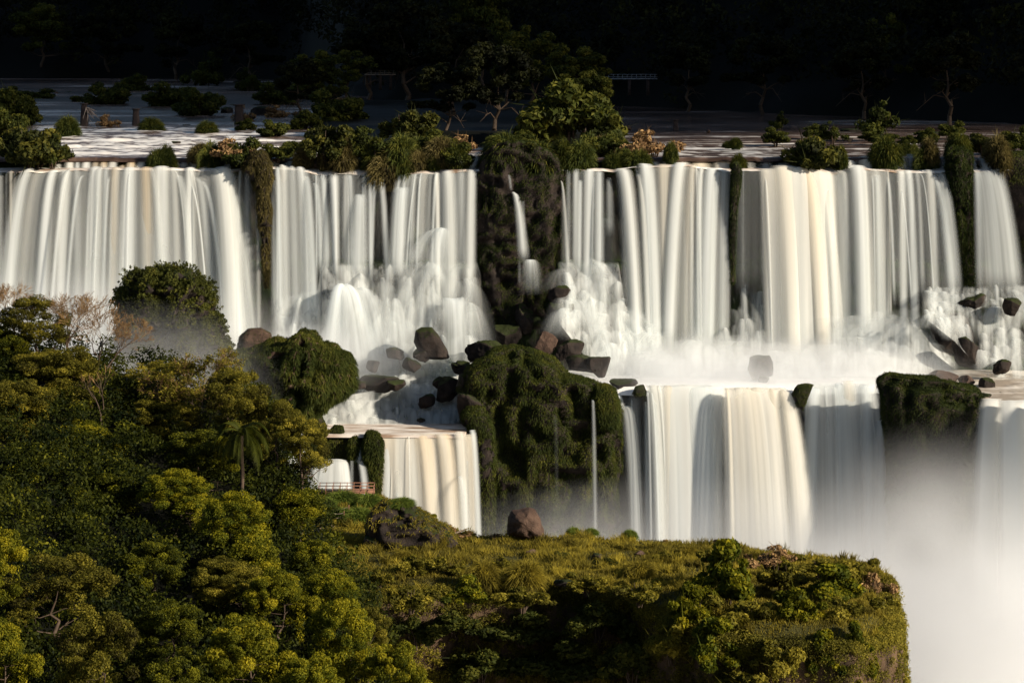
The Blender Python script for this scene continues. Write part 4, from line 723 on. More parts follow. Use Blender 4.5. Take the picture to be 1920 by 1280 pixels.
    for a in [('mossy round boulder at the foot of the angular black boulder', 2, 795, 664, 42, 26, 422.5), ('mossy oval boulder lower left of the angular black boulder', 2, 772, 685, 28, 26, 421), ('small wet black rock with a thin spill at left of the cascade', 0, 741, 663, 28, 24, 423), ('pale misty block at the top left of the rapids', 1, 700, 687, 20, 26, 422),
              ('broad flat grey rock slab in the rapids', 1, 712, 720, 60, 36, 419), ('low grey rock beside the flat slab', 0, 672, 722, 34, 18, 418), ('dark wet boulder with rivulets at the right of the rapids', 0, 838, 730, 38, 44, 417), ('small mossy rock touching the dark wet boulder', 2, 822, 718, 16, 20, 418), ('black rock where the rapids meet the central cliff', 1, 862, 690, 40, 24, 420),
              ('small dark rock at the pool edge under the rapids', 0, 790, 790, 18, 14, 412.5), ('wet step rock in the middle of the rapids', 1, 742, 722, 34, 22, 417.5), ('half drowned rock above the pool', 0, 800, 752, 26, 26, 415), ('tall black rock at the right end of the calm pool', 1, 884, 768, 44, 74, 408.5), ('black rock step right above the end of the calm pool', 0, 874, 722, 40, 44, 413),
              ('black rock block hanging beside the cascade right of the buttress', 0, 1048, 552, 34, 32, 429), ('tall black rock column right of the buttress, upper half', 1, 1052, 592, 40, 56, 428.5), ('tall black rock column right of the buttress, lower half', 1, 1054, 630, 34, 60, 428),
              ('reddish brown boulder at the foot of the buttress', 3, 1022, 652, 40, 44, 423), ('black boulder right of the reddish one', 0, 1068, 656, 46, 36, 422), ('brown boulder with pink top above the green shoulder', 0, 1092, 682, 50, 34, 418), ('cracked brown boulder sloping down to the terrace edge', 1, 1124, 688, 36, 44, 416), ('grey wet rock on the terrace edge by the corner fall', 1, 1168, 722, 46, 26, 413),
              ('dark mossy boulder left of the buttress foot', 2, 905, 660, 64, 40, 421), ('mossy block at the foot of the buttress', 2, 985, 600, 30, 50, 432), ('dark rock face under the buttress', 1, 950, 632, 44, 50, 430),
              ('glossy boulder veiled by water at the foot of the tan plume', 0, 1422, 690, 44, 48, 419), ('small rock below the veiled boulder', 1, 1430, 712, 24, 18, 417),
              ('black boulder in front of the right hand cascade tiers', 0, 1812, 662, 42, 60, 422), ('large dark rock under the sloping foam at the right', 2, 1782, 628, 60, 80, 429.5), ('dark capped rock at the head of the right cascade', 2, 1825, 566, 60, 26, 430), ('square black rock in the right cascade', 1, 1895, 575, 34, 36, 426), ('small black rocks at the base of the right cascade', 0, 1878, 688, 30, 26, 419),
              ('pointed black rock on the terrace at the right', 0, 1852, 722, 26, 28, 412), ('flat brown rock shelf at the right border above the pink fall', 1, 1870, 742, 44, 12, 405), ('wet brown hump behind the dark cliff block', 3, 1762, 712, 60, 26, 416), ('low wet rock beside the brown hump', 3, 1812, 716, 40, 18, 414), ('slanting black rock low in the left rapids', 0, 870, 690, 30, 26, 419), ('wet black rock on the rim where the dark cliff block meets the pink fall', 0, 1846, 750, 46, 22, 401), ('low black rock on the rim left of the pink fall', 0, 1806, 738, 56, 22, 404)]:
        put(*a, rz=hash_(a[0]) % 60/10.)
    # upper river stones
    for i, (x, y, w, h, k, lb) in enumerate([(105, 178, 10, 9, 3, 'orange stone right of the low bush at the upper left'), (243, 178, 12, 10, 3, 'orange stone right of the wide bush in the upper river'), (127, 176, 14, 8, 0, 'small dark stone in the upper river between two bushes'),
        (450, 156, 26, 13, 0, 'dark boulder in the far channel at the upper left'), (422, 184, 12, 8, 0, 'little black stone in the far channel'), (438, 200, 14, 10, 1, 'black stone left of the brown grass clump'), (424, 210, 30, 18, 0, 'black stone pile right of the big island bush'), (487, 212, 36, 24, 0, 'large black boulder beside the brown grass clump'), (350, 236, 16, 6, 1, 'flat dark stone in the smooth left channel'), (305, 238, 22, 5, 1, 'low rock sill piece near the stone pier'), (330, 268, 14, 7, 1, 'black stone in the white rapids'), (215, 226, 26, 6, 0, 'flat stones below the wide island bush'), (183, 204, 22, 6, 0, 'thin dark sill rock near the island bush'), (268, 206, 24, 8, 1, 'dark rocks at the tail of the wide island bush'), (560, 230, 40, 6, 1, 'long flat rock in the middle channel'), (688, 265, 22, 9, 0, 'black stone left of the bright round bush'), (698, 226, 26, 12, 3, 'pinkish rock at the edge of the dark island'),
        (1178, 241, 14, 8, 3, 'sunlit stone in the right channel nearest the island'), (1328, 247, 12, 6, 3, 'sunlit twin stones in the middle of the right channel'), (1600, 245, 40, 7, 0, 'flat dark rocks left of the tall right bush'), (1760, 250, 40, 6, 0, 'flat dark rock under the lone right bush'), (1460, 262, 40, 16, 0, 'dark rocks below the right hand shrubs'), (1590, 262, 18, 9, 1, 'dark stone right of the tangled shrub'), (800, 322, 22, 10, 3, 'reddish stone among the tussocks'), (596, 312, 18, 26, 3, 'rust red rock between two hanging tufts'), (916, 330, 16, 14, 3, 'orange brown stone on the left shoulder of the buttress'), (1060, 283, 14, 10, 3, 'orange stone behind the tussocks right of the buttress'), (1140, 318, 22, 22, 0, 'purple brown rock between two white spills')]):
        Y = Yr(y+h*.35) if y < 290 else 439.5
        put(lb, k, x, y, w, h, Y, i*1.3, cat='stone', name='stone')
    # plateau rocks
    Yq = lambda py: 68.2*F/(py-28)
    mossmound('grassy_boulder', 'large dark grass capped boulder in front of the golden fall', 'boulder', [(687, 1020), (686, 985), (693, 965), (705, 948), (716, 936), (740, 937), (765, 940), (782, 955), (800, 965), (815, 975), (835, 985), (850, 1000), (855, 1022), (800, 1034), (720, 1034)], 329.5, 3.2, 55, nb=5200, ln=.6, w=.08, amp=1.0, bare=.32, nscale=.4, mosm='grass')
    mossmound('boulder', 'brown angular boulder standing alone on the plateau edge', 'boulder', [(951, 1000), (952, 970), (960, 957), (975, 955), (992, 951), (1003, 956), (1012, 972), (1020, 993), (1020, 1005), (980, 1008)], 333.5, 2.3, 57, nb=0, amp=.5, rock='rockbare', nscale=.7)
    for i, (x, y, w, h, k, lb) in enumerate([(1060, 1093, 34, 14, 0, 'black low rock in the plateau grass'), (1118, 1042, 22, 12, 0, 'small dark stone below the brown boulder'), (998, 1036, 24, 10, 3, 'brown stone sunk in grass near the brown boulder'), (700, 1018, 34, 26, 0, 'dark block at the left foot of the grassy boulder'), (720, 1088, 36, 8, 3, 'flat rock patch at the left of the plateau'), (1346, 1018, 18, 11, 3, 'small red brown rock on the plateau rim near the bushes'), (1200, 1038, 26, 9, 3, 'pale flat stone in grass in the middle of the plateau')]):
        o = put(lb, k, x, y, w, h, Yq(y+h*.4), i*1.7, cat='stone', name='stone')
def river_stuff():
    # old stone piers
    def pier(label, cx, by, w, h, taper=.7):
        Y = Yr(by); s = Y/F; mb = MB(); r = rng(int(cx)); n = 9; W_ = w*s; Hh = h*s
        th = np.linspace(0, 2*np.pi, 17)[:, None]; zz = np.linspace(-.06, 1, 14)[None, :]
        cx_, sx_ = np.cos(th), np.sin(th); sq = 1/np.maximum(np.abs(cx_), np.abs(sx_))**.85; rr = .5*W_*(1-(1-taper)*zz)*sq*.9
        V = np.stack([rr*cx_, rr*sx_, zz*Hh+0*th], -1); V = V+.10*fbm(V*2+cx, 3, 3)[..., None]*np.array([1, 1, .2]); V[-1] = V[0]; mb.grid(V)
        top = V[:-1, -1]; c = top.mean(0); k = len(top); mb.add(np.vstack([top, c]), [[i, (i+1) % k, k] for i in range(k)])
        o = empty('stone_pier', P(cx, by, Y), label, 'stone pier', None); link('shaft', mb.mesh('shaft', M['stone'], False), o)
        mb = MB(); mb.box((0, 0, Hh+.12), (W_*taper*1.25, W_*taper*1.25, .26)); link('cap', mb.mesh('cap', M['stone'], False), o); return o
    pier('stone pier with driftwood caught on it in the left channel', 158, 238, 17, 42, .62)
    pier('lone tapered stone pier standing in the smooth left channel', 255, 238, 16, 32, .7)
    pier('dark stone pier half hidden by shrubs right of the left channel', 448, 238, 20, 40, .8)
    pier('short stone pier in the right channel', 1267, 243, 12, 17, .75)
    Y = Yr(238); r = rng(4); seg = []; b = P(163, 205, Y-1)
    for k in range(16):
        p = b+r.normal(0, .25, 3); d = unit(np.array([r.random()*1.3-.2, r.normal(0, .3), -.9+r.random()*.7])); e = p+d*(1.2+2.4*r.random()); seg.append([*p, *e, .11, .03]); seg.append([*((p+e)/2), *(e+r.normal(0, .6, 3)), .05, .015])
    V, Q = tubes(seg, 4); c = V.mean(0); tag(link('driftwood', newmesh('driftwood', V-c, Q, M['log']), None, [float(a) for a in c]), 'tangle of driftwood leaning on the left stone pier', 'driftwood')
    # footbridge across the far right
    def bridge(label, xa, xb, by, Y, hp, npost, mat):
        o = empty('footbridge', P((xa+xb)/2, by, Y), label, 'footbridge'); s = Y/F; L = (xb-xa)*s
        mb = MB(); mb.box((0, 0, 0), (L, 1.6, .3)); link('deck', mb.mesh('deck', M[mat], False), o)
        for q in (0.55, 1.15): mb = MB(); mb.box((0, -.8, q), (L, .08, .10)); link('rail', mb.mesh('rail', M[mat], False), o)
        for k in range(npost):
            mb = MB(); mb.box((-L/2+L*(k+.5)/npost, -.8, .55), (.10, .10, 1.25)); link('post', mb.mesh('post', M[mat], False), o)
        for k in range(3): mb = MB(); mb.box((-L/2+L*(k+.5)/3, 0, -2.2), (.8, .8, 4.2)); link('pillar', mb.mesh('pillar', M['stone'], False), o)
    bridge('pale grey footbridge with railings in front of the black forest', 1128, 1232, 148, 660, 12, 12, 'metal')
    bridge('glimpse of a cream footbridge between the trees of the dark island', 684, 742, 140, 700, 12, 7, 'log')
def shrubs():
    S = {}
    def proto(key, name, mesh, stems=True):
        o = bpy.data.objects.new(name, None); COL.objects.link(o); link('foliage', mesh, o)
        if stems: link('stems', stems_mesh('stems', hash_(key), 7, .9), o)
        S[key] = [o, False]
    for i, (k, mt, kw) in enumerate([('r0', 'leafr', {}), ('r1', 'leafr', dict(tall=.8)), ('r2', 'leafr', dict(nclump=22, nleaf=90)), ('g0', 'leaf', {}), ('o0', 'leafo', {}), ('o1', 'leafo', dict(tall=.85)), ('y0', 'leafy', {}), ('q0', 'leafq', {}), ('q1', 'leafq', dict(tall=.85)), ('t0', 'twig', dict(nclump=24, nleaf=70))]):
        proto(k, 'shrub', shrub_mesh('foliage', 100+i*7, **{**dict(nclump=34, nleaf=150, size=.075, mat=M[mt]), **kw}))
    for i, (k, mt) in enumerate([('m0', 'moss'), ('m1', 'moss'), ('m2', 'mossdry'), ('m3', 'mossdry')]):
        o = link('tussock', tussock_mesh('tussock', 200+i*5, M[mt])); S[k] = [o, False]
    for i, (k, mt) in enumerate([('gg', 'grassg'), ('gy', 'grass')]):
        o = link('grass_tuft', tussock_mesh('grass_tuft', 230+i*5, M[mt], 1700, .6, .035, .3)); S[k] = [o, False]
    def put(key, cx, by, w, h, Y, label, cat, group=None, rz=None):
        p, used = S[key]; s = Y/F; loc = P(cx, by, Y); tus = key[0] in 'mg' and key != 'g0'; w = w*(1.2 if Y > 400 else .95); h = h*(1.25 if Y > 400 else .95); ww = w*s/(1.9 if tus else 2.1); hh = h*s/(1.0 if tus else 1.35)
        if tus: loc = P(cx, by-h*.12, Y)
        sc = (float(ww), float((ww+hh)/2), float(hh)); rz = (hash_(label) % 628)/100. if rz is None else rz
        if used: o = dup(p, loc, rz, sc, label, group)
        else:
            o = p; o.location = [float(a) for a in loc]; o.scale = sc; o.rotation_euler = (0, 0, rz); S[key][1] = True; o['label'] = label
            if group: o['group'] = group
        o['category'] = cat; return o
    R = [('r0', 60, 190, 84, 20, 'low bush at the upper left behind the big left bush'), ('r1', 200, 202, 84, 42, 'wide dark bush on an islet in the upper left river'), ('r0', 152, 197, 44, 18, 'low end of the wide dark islet bush'), ('r2', 385, 166, 66, 56, 'small airy tree-like bush in the far left channel'), ('r0', 330, 206, 90, 44, 'left half of the biggest island bush in the left river'), ('r1', 372, 222, 100, 52, 'right half of the biggest island bush in the left river'), ('r0', 24, 238, 96, 62, 'bush cut by the left border beside the river'), ('o1', 62, 314, 122, 84, 'big brownish bush leaning over the left end of the falls'), ('r2', 96, 312, 60, 50, 'small bush at the right foot of the big brownish bush'), ('r0', 20, 262, 70, 50, 'lower bush below the one cut by the left border'),
         ('t0', 205, 241, 42, 26, 'dry twiggy bush right of the driftwood pier'), ('t0', 458, 232, 40, 34, 'brown grass-like clump by the half hidden pier'), ('r0', 460, 248, 40, 22, 'dark little bush below the half hidden pier'), ('r1', 512, 258, 66, 30, 'low dark bush left of the island tip'), ('r0', 575, 246, 60, 34, 'dark bush at the left tip of the island'), ('t0', 525, 225, 70, 28, 'reddish dry scrub at the edge of the dark island'), ('t0', 440, 300, 76, 40, 'reddish scrub above the hanging vine curtain'), ('r1', 455, 312, 86, 48, 'green bush crowning the hanging vine curtain'), ('o0', 612, 304, 100, 74, 'yellowish green bush above the third fall'), ('r0', 560, 290, 76, 26, 'low dark scrub left of the yellowish bush'), ('r1', 664, 296, 80, 52, 'dark green bush right of the yellowish bush'), ('g0', 764, 268, 108, 66, 'bright round green bush at the water edge in the middle'), ('t0', 868, 288, 56, 36, 'brown dry bush above the slanting side spill'), ('r0', 820, 296, 84, 44, 'dark scrub right of the bright round bush'),
         ('g0', 985, 300, 96, 42, 'green bush on top of the dark buttress'), ('r0', 1072, 274, 190, 104, 'broad bush at the right end of the dark island'), ('o1', 1015, 270, 90, 60, 'olive bush below the big island tree'), ('t0', 1224, 296, 96, 52, 'brown shrub with thin twigs above the white arch'), ('r0', 1180, 292, 50, 28, 'dark bush left of the brown twiggy shrub'), ('r0', 1455, 270, 56, 26, 'low green bush on rocks in the right channel'), ('r2', 1462, 245, 30, 30, 'small upright bush behind the low green one'), ('o1', 1517, 322, 106, 76, 'tangled olive shrub standing on the lip of the tan plume'), ('r0', 1525, 258, 44, 22, 'dark bush peeping out behind the tangled shrub'), ('r2', 1650, 262, 76, 60, 'tall loose bush in the right river'), ('r0', 1655, 268, 70, 18, 'low base of the tall loose bush'), ('r0', 1700, 272, 44, 16, 'small flat bush right of the tall loose one'), ('r0', 1780, 258, 50, 26, 'lone round bush in the far right river'), ('o0', 1845, 290, 112, 40, 'olive bush above the vine pillar at the right'), ('r0', 1902, 284, 60, 40, 'dark bush cut by the right border'), ('r0', 15, 186, 50, 20, 'dark clump at the far upper left bank'), ('r1', 580, 190, 90, 50, 'dark bush on the back of the island, left side'), ('r0', 640, 240, 110, 60, 'dark bush low on the island behind the middle channel'), ('r2', 700, 300, 70, 48, 'dark shaggy bush above the little trickle'), ('r1', 860, 312, 60, 40, 'dark scrub just left of the slanting side spill'), ('r0', 520, 300, 60, 26, 'low dark scrub behind the small round tussock right of the vines'), ('r1', 1120, 292, 90, 40, 'dark green scrub behind the round tussock over the bluish fall'), ('o1', 30, 296, 90, 66, 'brown bush at the very left above the thin strands'), ('r0', 950, 292, 90, 40, 'dark scrub on the left half of the buttress top'), ('r2', 1560, 268, 50, 34, 'thin dark bush right of the tangled shrub, farther back'), ('r0', 1735, 270, 50, 26, 'dark scrub beyond the brown tussock at the right'), ('r1', 250, 176, 60, 34, 'dark bush beyond the wide islet bush'), ('r2', 470, 176, 60, 40, 'thin dark bush in the far channel right of the airy one'), ('r0', 530, 202, 80, 40, 'dark mound of scrub at the island tip'), ('t0', 640, 214, 60, 30, 'dry reddish scrub below the pale stemmed tree')]
    for k, x, y, w, h, lb in R: put({'o0': 'q0', 'o1': 'q1', 'g0': 'q0'}.get(k, k), x, y, w, h, min(Yr(y), Yr(y)) if y < 300 else 438.5, lb, 'bush')
    G = 'rounded tussocks along the lip of the upper falls'
    Tt = [('m0', 126, 257, 38, 30, 'round green tussock in the left rapids'), ('m1', 283, 249, 42, 22, 'oval tussock below the lone tapered pier'), ('m0', 388, 253, 34, 20, 'dark tussock with a small spill at its right'), ('m2', 376, 300, 34, 24, 'tussock on the sill with hanging grass, right of the spills'), ('m1', 396, 318, 18, 40, 'grass hanging from the sill right of the spills'), ('m0', 296, 318, 14, 30, 'left of two dark tufts on the low sill'), ('m1', 312, 316, 13, 34, 'right of two dark tufts on the low sill'), ('m0', 439, 333, 13, 18, 'tiny tuft at the right end of the cream fall'), ('m1', 537, 292, 24, 18, 'small round tussock on the thin water right of the vines'), ('m2', 571, 312, 26, 32, 'straw coloured tussock left of the rust red rock'), ('m2', 607, 314, 22, 32, 'straw coloured tussock right of the rust red rock'), ('m3', 641, 316, 46, 46, 'big shaggy tussock above the thin blue fall'), ('m0', 690, 296, 50, 30, 'green tussock left of the little trickle'), ('m0', 712, 322, 30, 44, 'dark tussock under the green one by the trickle'), ('m2', 728, 345, 46, 48, 'yellow topped tussock hanging between third and fourth falls'), ('m0', 702, 345, 14, 30, 'small dark tuft between the arching jets'), ('m0', 752, 312, 48, 46, 'large dark green tussock right of the trickle'), ('m1', 758, 332, 38, 34, 'green tussock above the fourth fall, lower one'), ('m2', 786, 326, 34, 34, 'tussock with reddish leaves beside it'), ('m1', 806, 322, 26, 28, 'bright little tussock at the upper end of the fourth fall'), ('m3', 826, 308, 34, 40, 'straw tussock above the fourth fall'), ('m0', 790, 296, 60, 30, 'wide green tussock below the bright round bush'), ('m1', 852, 312, 34, 34, 'dark tussock left of the slanting spill'), ('m0', 700, 318, 30, 26, 'brownish tussock on the left of the dark rock wall'),
          ('m0', 950, 310, 80, 46, 'wide mossy cushion on the left of the buttress top'), ('m1', 1010, 322, 70, 44, 'vivid green cushion on the buttress top'), ('m0', 1054, 312, 34, 40, 'dark cushion at the right shoulder of the buttress'), ('m2', 1046, 345, 26, 44, 'bright tipped moss cushion at the start of the thin ribbon'), ('m0', 1088, 318, 44, 42, 'round tussock over the bluish fall'), ('m2', 1128, 290, 40, 26, 'brown green tussock behind the round one'), ('m0', 1152, 288, 30, 30, 'green tussock pair member nearest the brown shrub'), ('m1', 1172, 302, 20, 18, 'small bright tussock beside a white spill'), ('m0', 1196, 320, 38, 30, 'smooth green cushion at the lip left of the amber spills'), ('m1', 1258, 300, 24, 26, 'tussock at the right foot of the brown twiggy shrub'), ('m0', 1148, 320, 22, 24, 'dark tussock in front of the purple brown rock'), ('m1', 1380, 276, 20, 14, 'small clump on the right sill, right one'), ('m0', 1366, 276, 20, 9, 'small clump on the right sill, left one'), ('m0', 1576, 314, 22, 32, 'dark tussock left of the tan spout at the right'), ('m1', 1660, 308, 38, 42, 'leafy tussock overhanging the right falls'), ('m0', 1648, 318, 20, 18, 'smaller tuft under the leafy tussock'), ('m0', 1700, 288, 14, 16, 'tiny tuft beyond the leafy tussock, nearer one'), ('m0', 1714, 294, 14, 18, 'tiny tuft beyond the leafy tussock, farther one'), ('m3', 1742, 302, 30, 34, 'brown tussock left of the fan of strands'), ('m0', 1735, 318, 26, 32, 'dark hanging base of the brown tussock'), ('m0', 1796, 300, 40, 40, 'mossy head of the vine pillar'), ('m2', 1870, 318, 40, 50, 'ragged brown green tussock at the right border cliff'), ('m1', 1385, 322, 14, 26, 'pointed tuft on top of the black vine strip')]
    for k, x, y, w, h, lb in Tt: put(k, x, y, w, h, Yr(y) if y < 299 else 439.6-(y-300)*.04, lb, 'tussock', G)
    Yq = lambda py: 68.2*F/(py-28)
    for k, x, y, w, h, lb in [('gg', 640, 946, 70, 24, 'soft green grass mound in front of the wooden walkway'), ('gg', 690, 948, 70, 20, 'green grass mound at the right end of the walkway'), ('gg', 610, 955, 50, 20, 'green grass mound under the left part of the walkway'), ('gg', 640, 975, 90, 20, 'grass mound between the rope fence and the boulder'), ('gg', 675, 980, 60, 26, 'bright grass beside the grassy boulder'), ('gy', 628, 1015, 50, 18, 'pale tuft left of the dark boulder foot'), ('gg', 752, 948, 54, 14, 'cap of long grass on the big dark boulder'), ('g0', 815, 990, 36, 26, 'small green bush on the right slope of the grassy boulder'), ('t0', 838, 1000, 40, 24, 'rusty little bush right of the grassy boulder'), ('o0', 806, 1024, 50, 24, 'olive bush leaning on the front of the grassy boulder'), ('o1', 762, 1032, 40, 18, 'dark olive bush at the foot of the grassy boulder'), ('gy', 820, 1028, 40, 22, 'yellow tuft right of the olive bush by the boulder'),
        ('o0', 785, 1080, 100, 52, 'round dark shrub in the left of the plateau grass'), ('o1', 850, 1078, 60, 36, 'brown shrub right of the round dark one'), ('gy', 905, 1096, 60, 40, 'bright yellow grass tuft in the middle of the plateau, left one'), ('gy', 985, 1098, 62, 42, 'bright yellow grass tuft in the middle of the plateau, right one'), ('o1', 940, 1062, 60, 26, 'low olive scrub behind the yellow tufts'), ('gy', 755, 1050, 40, 16, 'yellow grass tuft left of the round dark shrub'), ('gg', 1075, 1003, 24, 14, 'small green tuft on the rim right of the brown boulder'), ('gg', 1108, 1003, 28, 12, 'yellow green tuft on the rim above the thin ribbon'), ('gg', 1181, 1010, 28, 16, 'rounded lime green cushion on the rim'), ('r1', 1140, 1058, 60, 16, 'dark flat scrub in the right of the plateau grass'), ('r1', 1050, 1046, 50, 16, 'dark flat scrub left of the small dark stone'), ('o0', 1250, 1052, 60, 24, 'olive scrub right of the pale flat stone'), ('gy', 1200, 1080, 60, 26, 'straw tuft right of the plateau centre'), ('o0', 1100, 1110, 90, 44, 'loose olive shrub behind the black low rock'), ('o1', 1200, 1128, 110, 56, 'wide brown olive shrub at the front edge of the plateau'), ('g0', 880, 1130, 110, 50, 'dull green shrub below the left yellow tuft'), ('o0', 980, 1140, 120, 50, 'olive shrub below the right yellow tuft'), ('o1', 770, 1140, 110, 60, 'dark shrub above the left cliff shadow'), ('gy', 1290, 1040, 44, 16, 'straw tuft near the rim left of the big bushes'), ('r2', 645, 1120, 60, 70, 'spindly sapling at the left edge of the plateau'), ('o0', 710, 1100, 70, 40, 'olive shrub behind the near trees at the plateau edge'), ('t0', 1250, 1018, 24, 10, 'dry tuft on the plateau rim'), ('t0', 875, 1006, 40, 14, 'rusty scrub on the rim below the golden fall'), ('t0', 930, 1010, 40, 12, 'rusty scrub on the rim left of the brown boulder')]:
        put(k, x, y, w, h, Yq(y) if not lb.startswith('cap') else 329, lb, 'bush' if k[0] not in 'g' or k == 'g0' else 'grass tuft')
    # the overgrown corner of the plateau
    for k, x, y, w, h, Y, lb in [('g0', 1365, 1125, 150, 110, 296, 'big dark green bush at the shoulder of the cliff corner'), ('t0', 1440, 1062, 110, 52, 303, 'twiggy half bare bush on top of the cliff corner'), ('o0', 1340, 1060, 90, 44, 304, 'olive bush behind the big dark green bush'), ('o1', 1470, 1100, 130, 70, 300, 'brown olive bush right of the big dark one'), ('o0', 1540, 1078, 130, 44, 306, 'flat olive bush on the top right rim'), ('o0', 1600, 1090, 100, 56, 307, 'bush on the rounded right corner of the cliff top'), ('g0', 1560, 1130, 150, 70, 297, 'leafy bush in the middle of the cliff corner'), ('t0', 1640, 1120, 60, 60, 305, 'dark rusty bush on the upper right edge of the cliff'), ('o1', 1648, 1160, 66, 70, 300, 'bush hanging on the right edge of the cliff'), ('g0', 1670, 1190, 40, 60, 300, 'narrow leafy bush on the right edge of the cliff'), ('o0', 1400, 1190, 150, 90, 289, 'broad olive bush under the big dark green one'), ('y0', 1500, 1175, 120, 80, 289, 'yellow green bush above the pale rock streak'), ('o0', 1590, 1180, 130, 80, 291, 'olive bush high on the cliff face at the right'), ('g0', 1350, 1250, 150, 90, 285, 'green bush low on the cliff at the middle'), ('y0', 1300, 1180, 110, 90, 291, 'light green bush left of the broad olive one'), ('o1', 1260, 1230, 120, 100, 291, 'shadowed bush at the left of the cliff corner'), ('o0', 1460, 1260, 130, 90, 283, 'shaggy olive bush hanging low on the cliff'), ('g0', 1545, 1262, 90, 80, 283.5, 'green creeper clump left of the brown rock streaks'), ('o1', 1400, 1310, 200, 90, 282, 'bush at the bottom border under the cliff middle'), ('g0', 1600, 1225, 60, 60, 284, 'leafy clump between the brown rock streaks'), ('g0', 1632, 1270, 44, 60, 285, 'leafy clump lowest on the right of the cliff'), ('y0', 1645, 1215, 46, 44, 288, 'small yellow green clump near the right cliff edge'), ('o0', 1690, 1240, 26, 60, 294, 'ragged leaves along the right cliff edge'), ('o1', 1590, 1300, 70, 44, 283, 'creepers at the bottom border under the rock streaks'),
        ('r0', 1120, 1190, 150, 80, 303, 'dark bush in the shaded recess of the cliff, right part'), ('r1', 980, 1200, 160, 70, 305, 'dark bush in the shaded recess of the cliff, middle'), ('r0', 850, 1190, 150, 60, 305, 'dark bush in the shaded recess of the cliff, left part'), ('r1', 1060, 1270, 200, 90, 303, 'black bush deep in the cliff shade, centre'), ('r0', 900, 1270, 180, 70, 304, 'black bush deep in the cliff shade, left'), ('r0', 1190, 1280, 140, 110, 298, 'black bush deep in the cliff shade, right'), ('r2', 780, 1210, 110, 80, 304, 'dim bush where the cliff shade meets the near trees')]:
        put(k, x, y, w, h, Y, lb, 'bush')
    # walkway, fence, path, log
    Y = 364; s = Y/F; o = empty('viewing_walkway', P(650, 926, Y), 'brown wooden viewing walkway with double railing in front of a white fall', 'walkway'); L = 104*s; mb = MB(); mb.box((0, 0, .35), (L, 2.4, .16)); link('deck', mb.mesh('deck', M['wood'], False), o)
    for yy in (-1.2, 1.2):
        for q in (.95, 1.4): mb = MB(); mb.box((0, yy, q), (L, .07, .09)); link('rail', mb.mesh('rail', M['wood'], False), o)
        for k in range(9): mb = MB(); mb.box((-L/2+.06+(L-.12)*k/8, yy, .6), (.09, .09, 1.75)); link('post', mb.mesh('post', M['wood'], False), o)
    for q in (.95, 1.4): mb = MB(); mb.box((L/2, 0, q), (.07, 2.3, .08)); link('rail', mb.mesh('rail', M['wood'], False), o)
    Y = 345; o = empty('rope_fence', P(628, 980, Y), 'low rope fence with thin wooden posts beside the path', 'fence'); s = Y/F; pos = []
    for x, y, h, yy in [(598, 978, 18, 345), (620, 982, 24, 343), (624, 975, 22, 346), (645, 982, 24, 343.5), (654, 972, 26, 346), (610, 966, 14, 349)]:
        p = P(x, y, yy)-P(628, 980, 345); mb = MB(); mb.box((p[0], p[1], p[2]+h*s/2), (.13, .13, h*s)); link('post', mb.mesh('post', M['wood'], False), o); pos.append(p+np.array([0, 0, h*s*.85]))
    seg = [];
    for a, b in ((0, 1), (1, 3), (5, 2), (2, 4)):
        for d in (0, .55):
            A, B = pos[a]-[0, 0, d], pos[b]-[0, 0, d]; m = (A+B)/2-[0, 0, .12]; seg += [[*A, *m, .025, .025], [*m, *B, .025, .025]]
    V, Q = tubes(seg, 4); link('rope', newmesh('rope', V, Q, M['log']), o)
    pa = np.array([[590, 1012], [612, 985], [600, 965], [560, 960]]); Yp = 68.2*F/(pa[:, 1]-28)
    c = np.array([[(x-960)*y/F, y] for x, y in zip(pa[:, 0], Yp)]); q = np.linspace(0, 3, 24); cx = np.interp(q, range(4), c[:, 0]); cy = np.interp(q, range(4), c[:, 1]); V = np.array([[[x+w, y, platz(np.array([x+w]), np.array([y]))[0]+.12] for w in np.linspace(-1.2, 1.2, 5)] for x, y in zip(cx, cy)])
    struct(link('path', newmesh('path', V.reshape(-1, 3), gridf(24, 5), M['path'])))
    a = P(862, 998, 337)+[0, -1, .3]; V, Q = tubes([[*(a-[1, .3, .3]), *(a+[.2, 0, .1]), .16, .12], [*(a+[.2, 0, .1]), *(a+[1.3, .1, .5]), .12, .04]], 7); c = V.mean(0); tag(link('log', newmesh('log', V-c, Q, M['barkl']), None, [float(x) for x in c]), 'bleached broken log sticking out past the plateau rim', 'log')
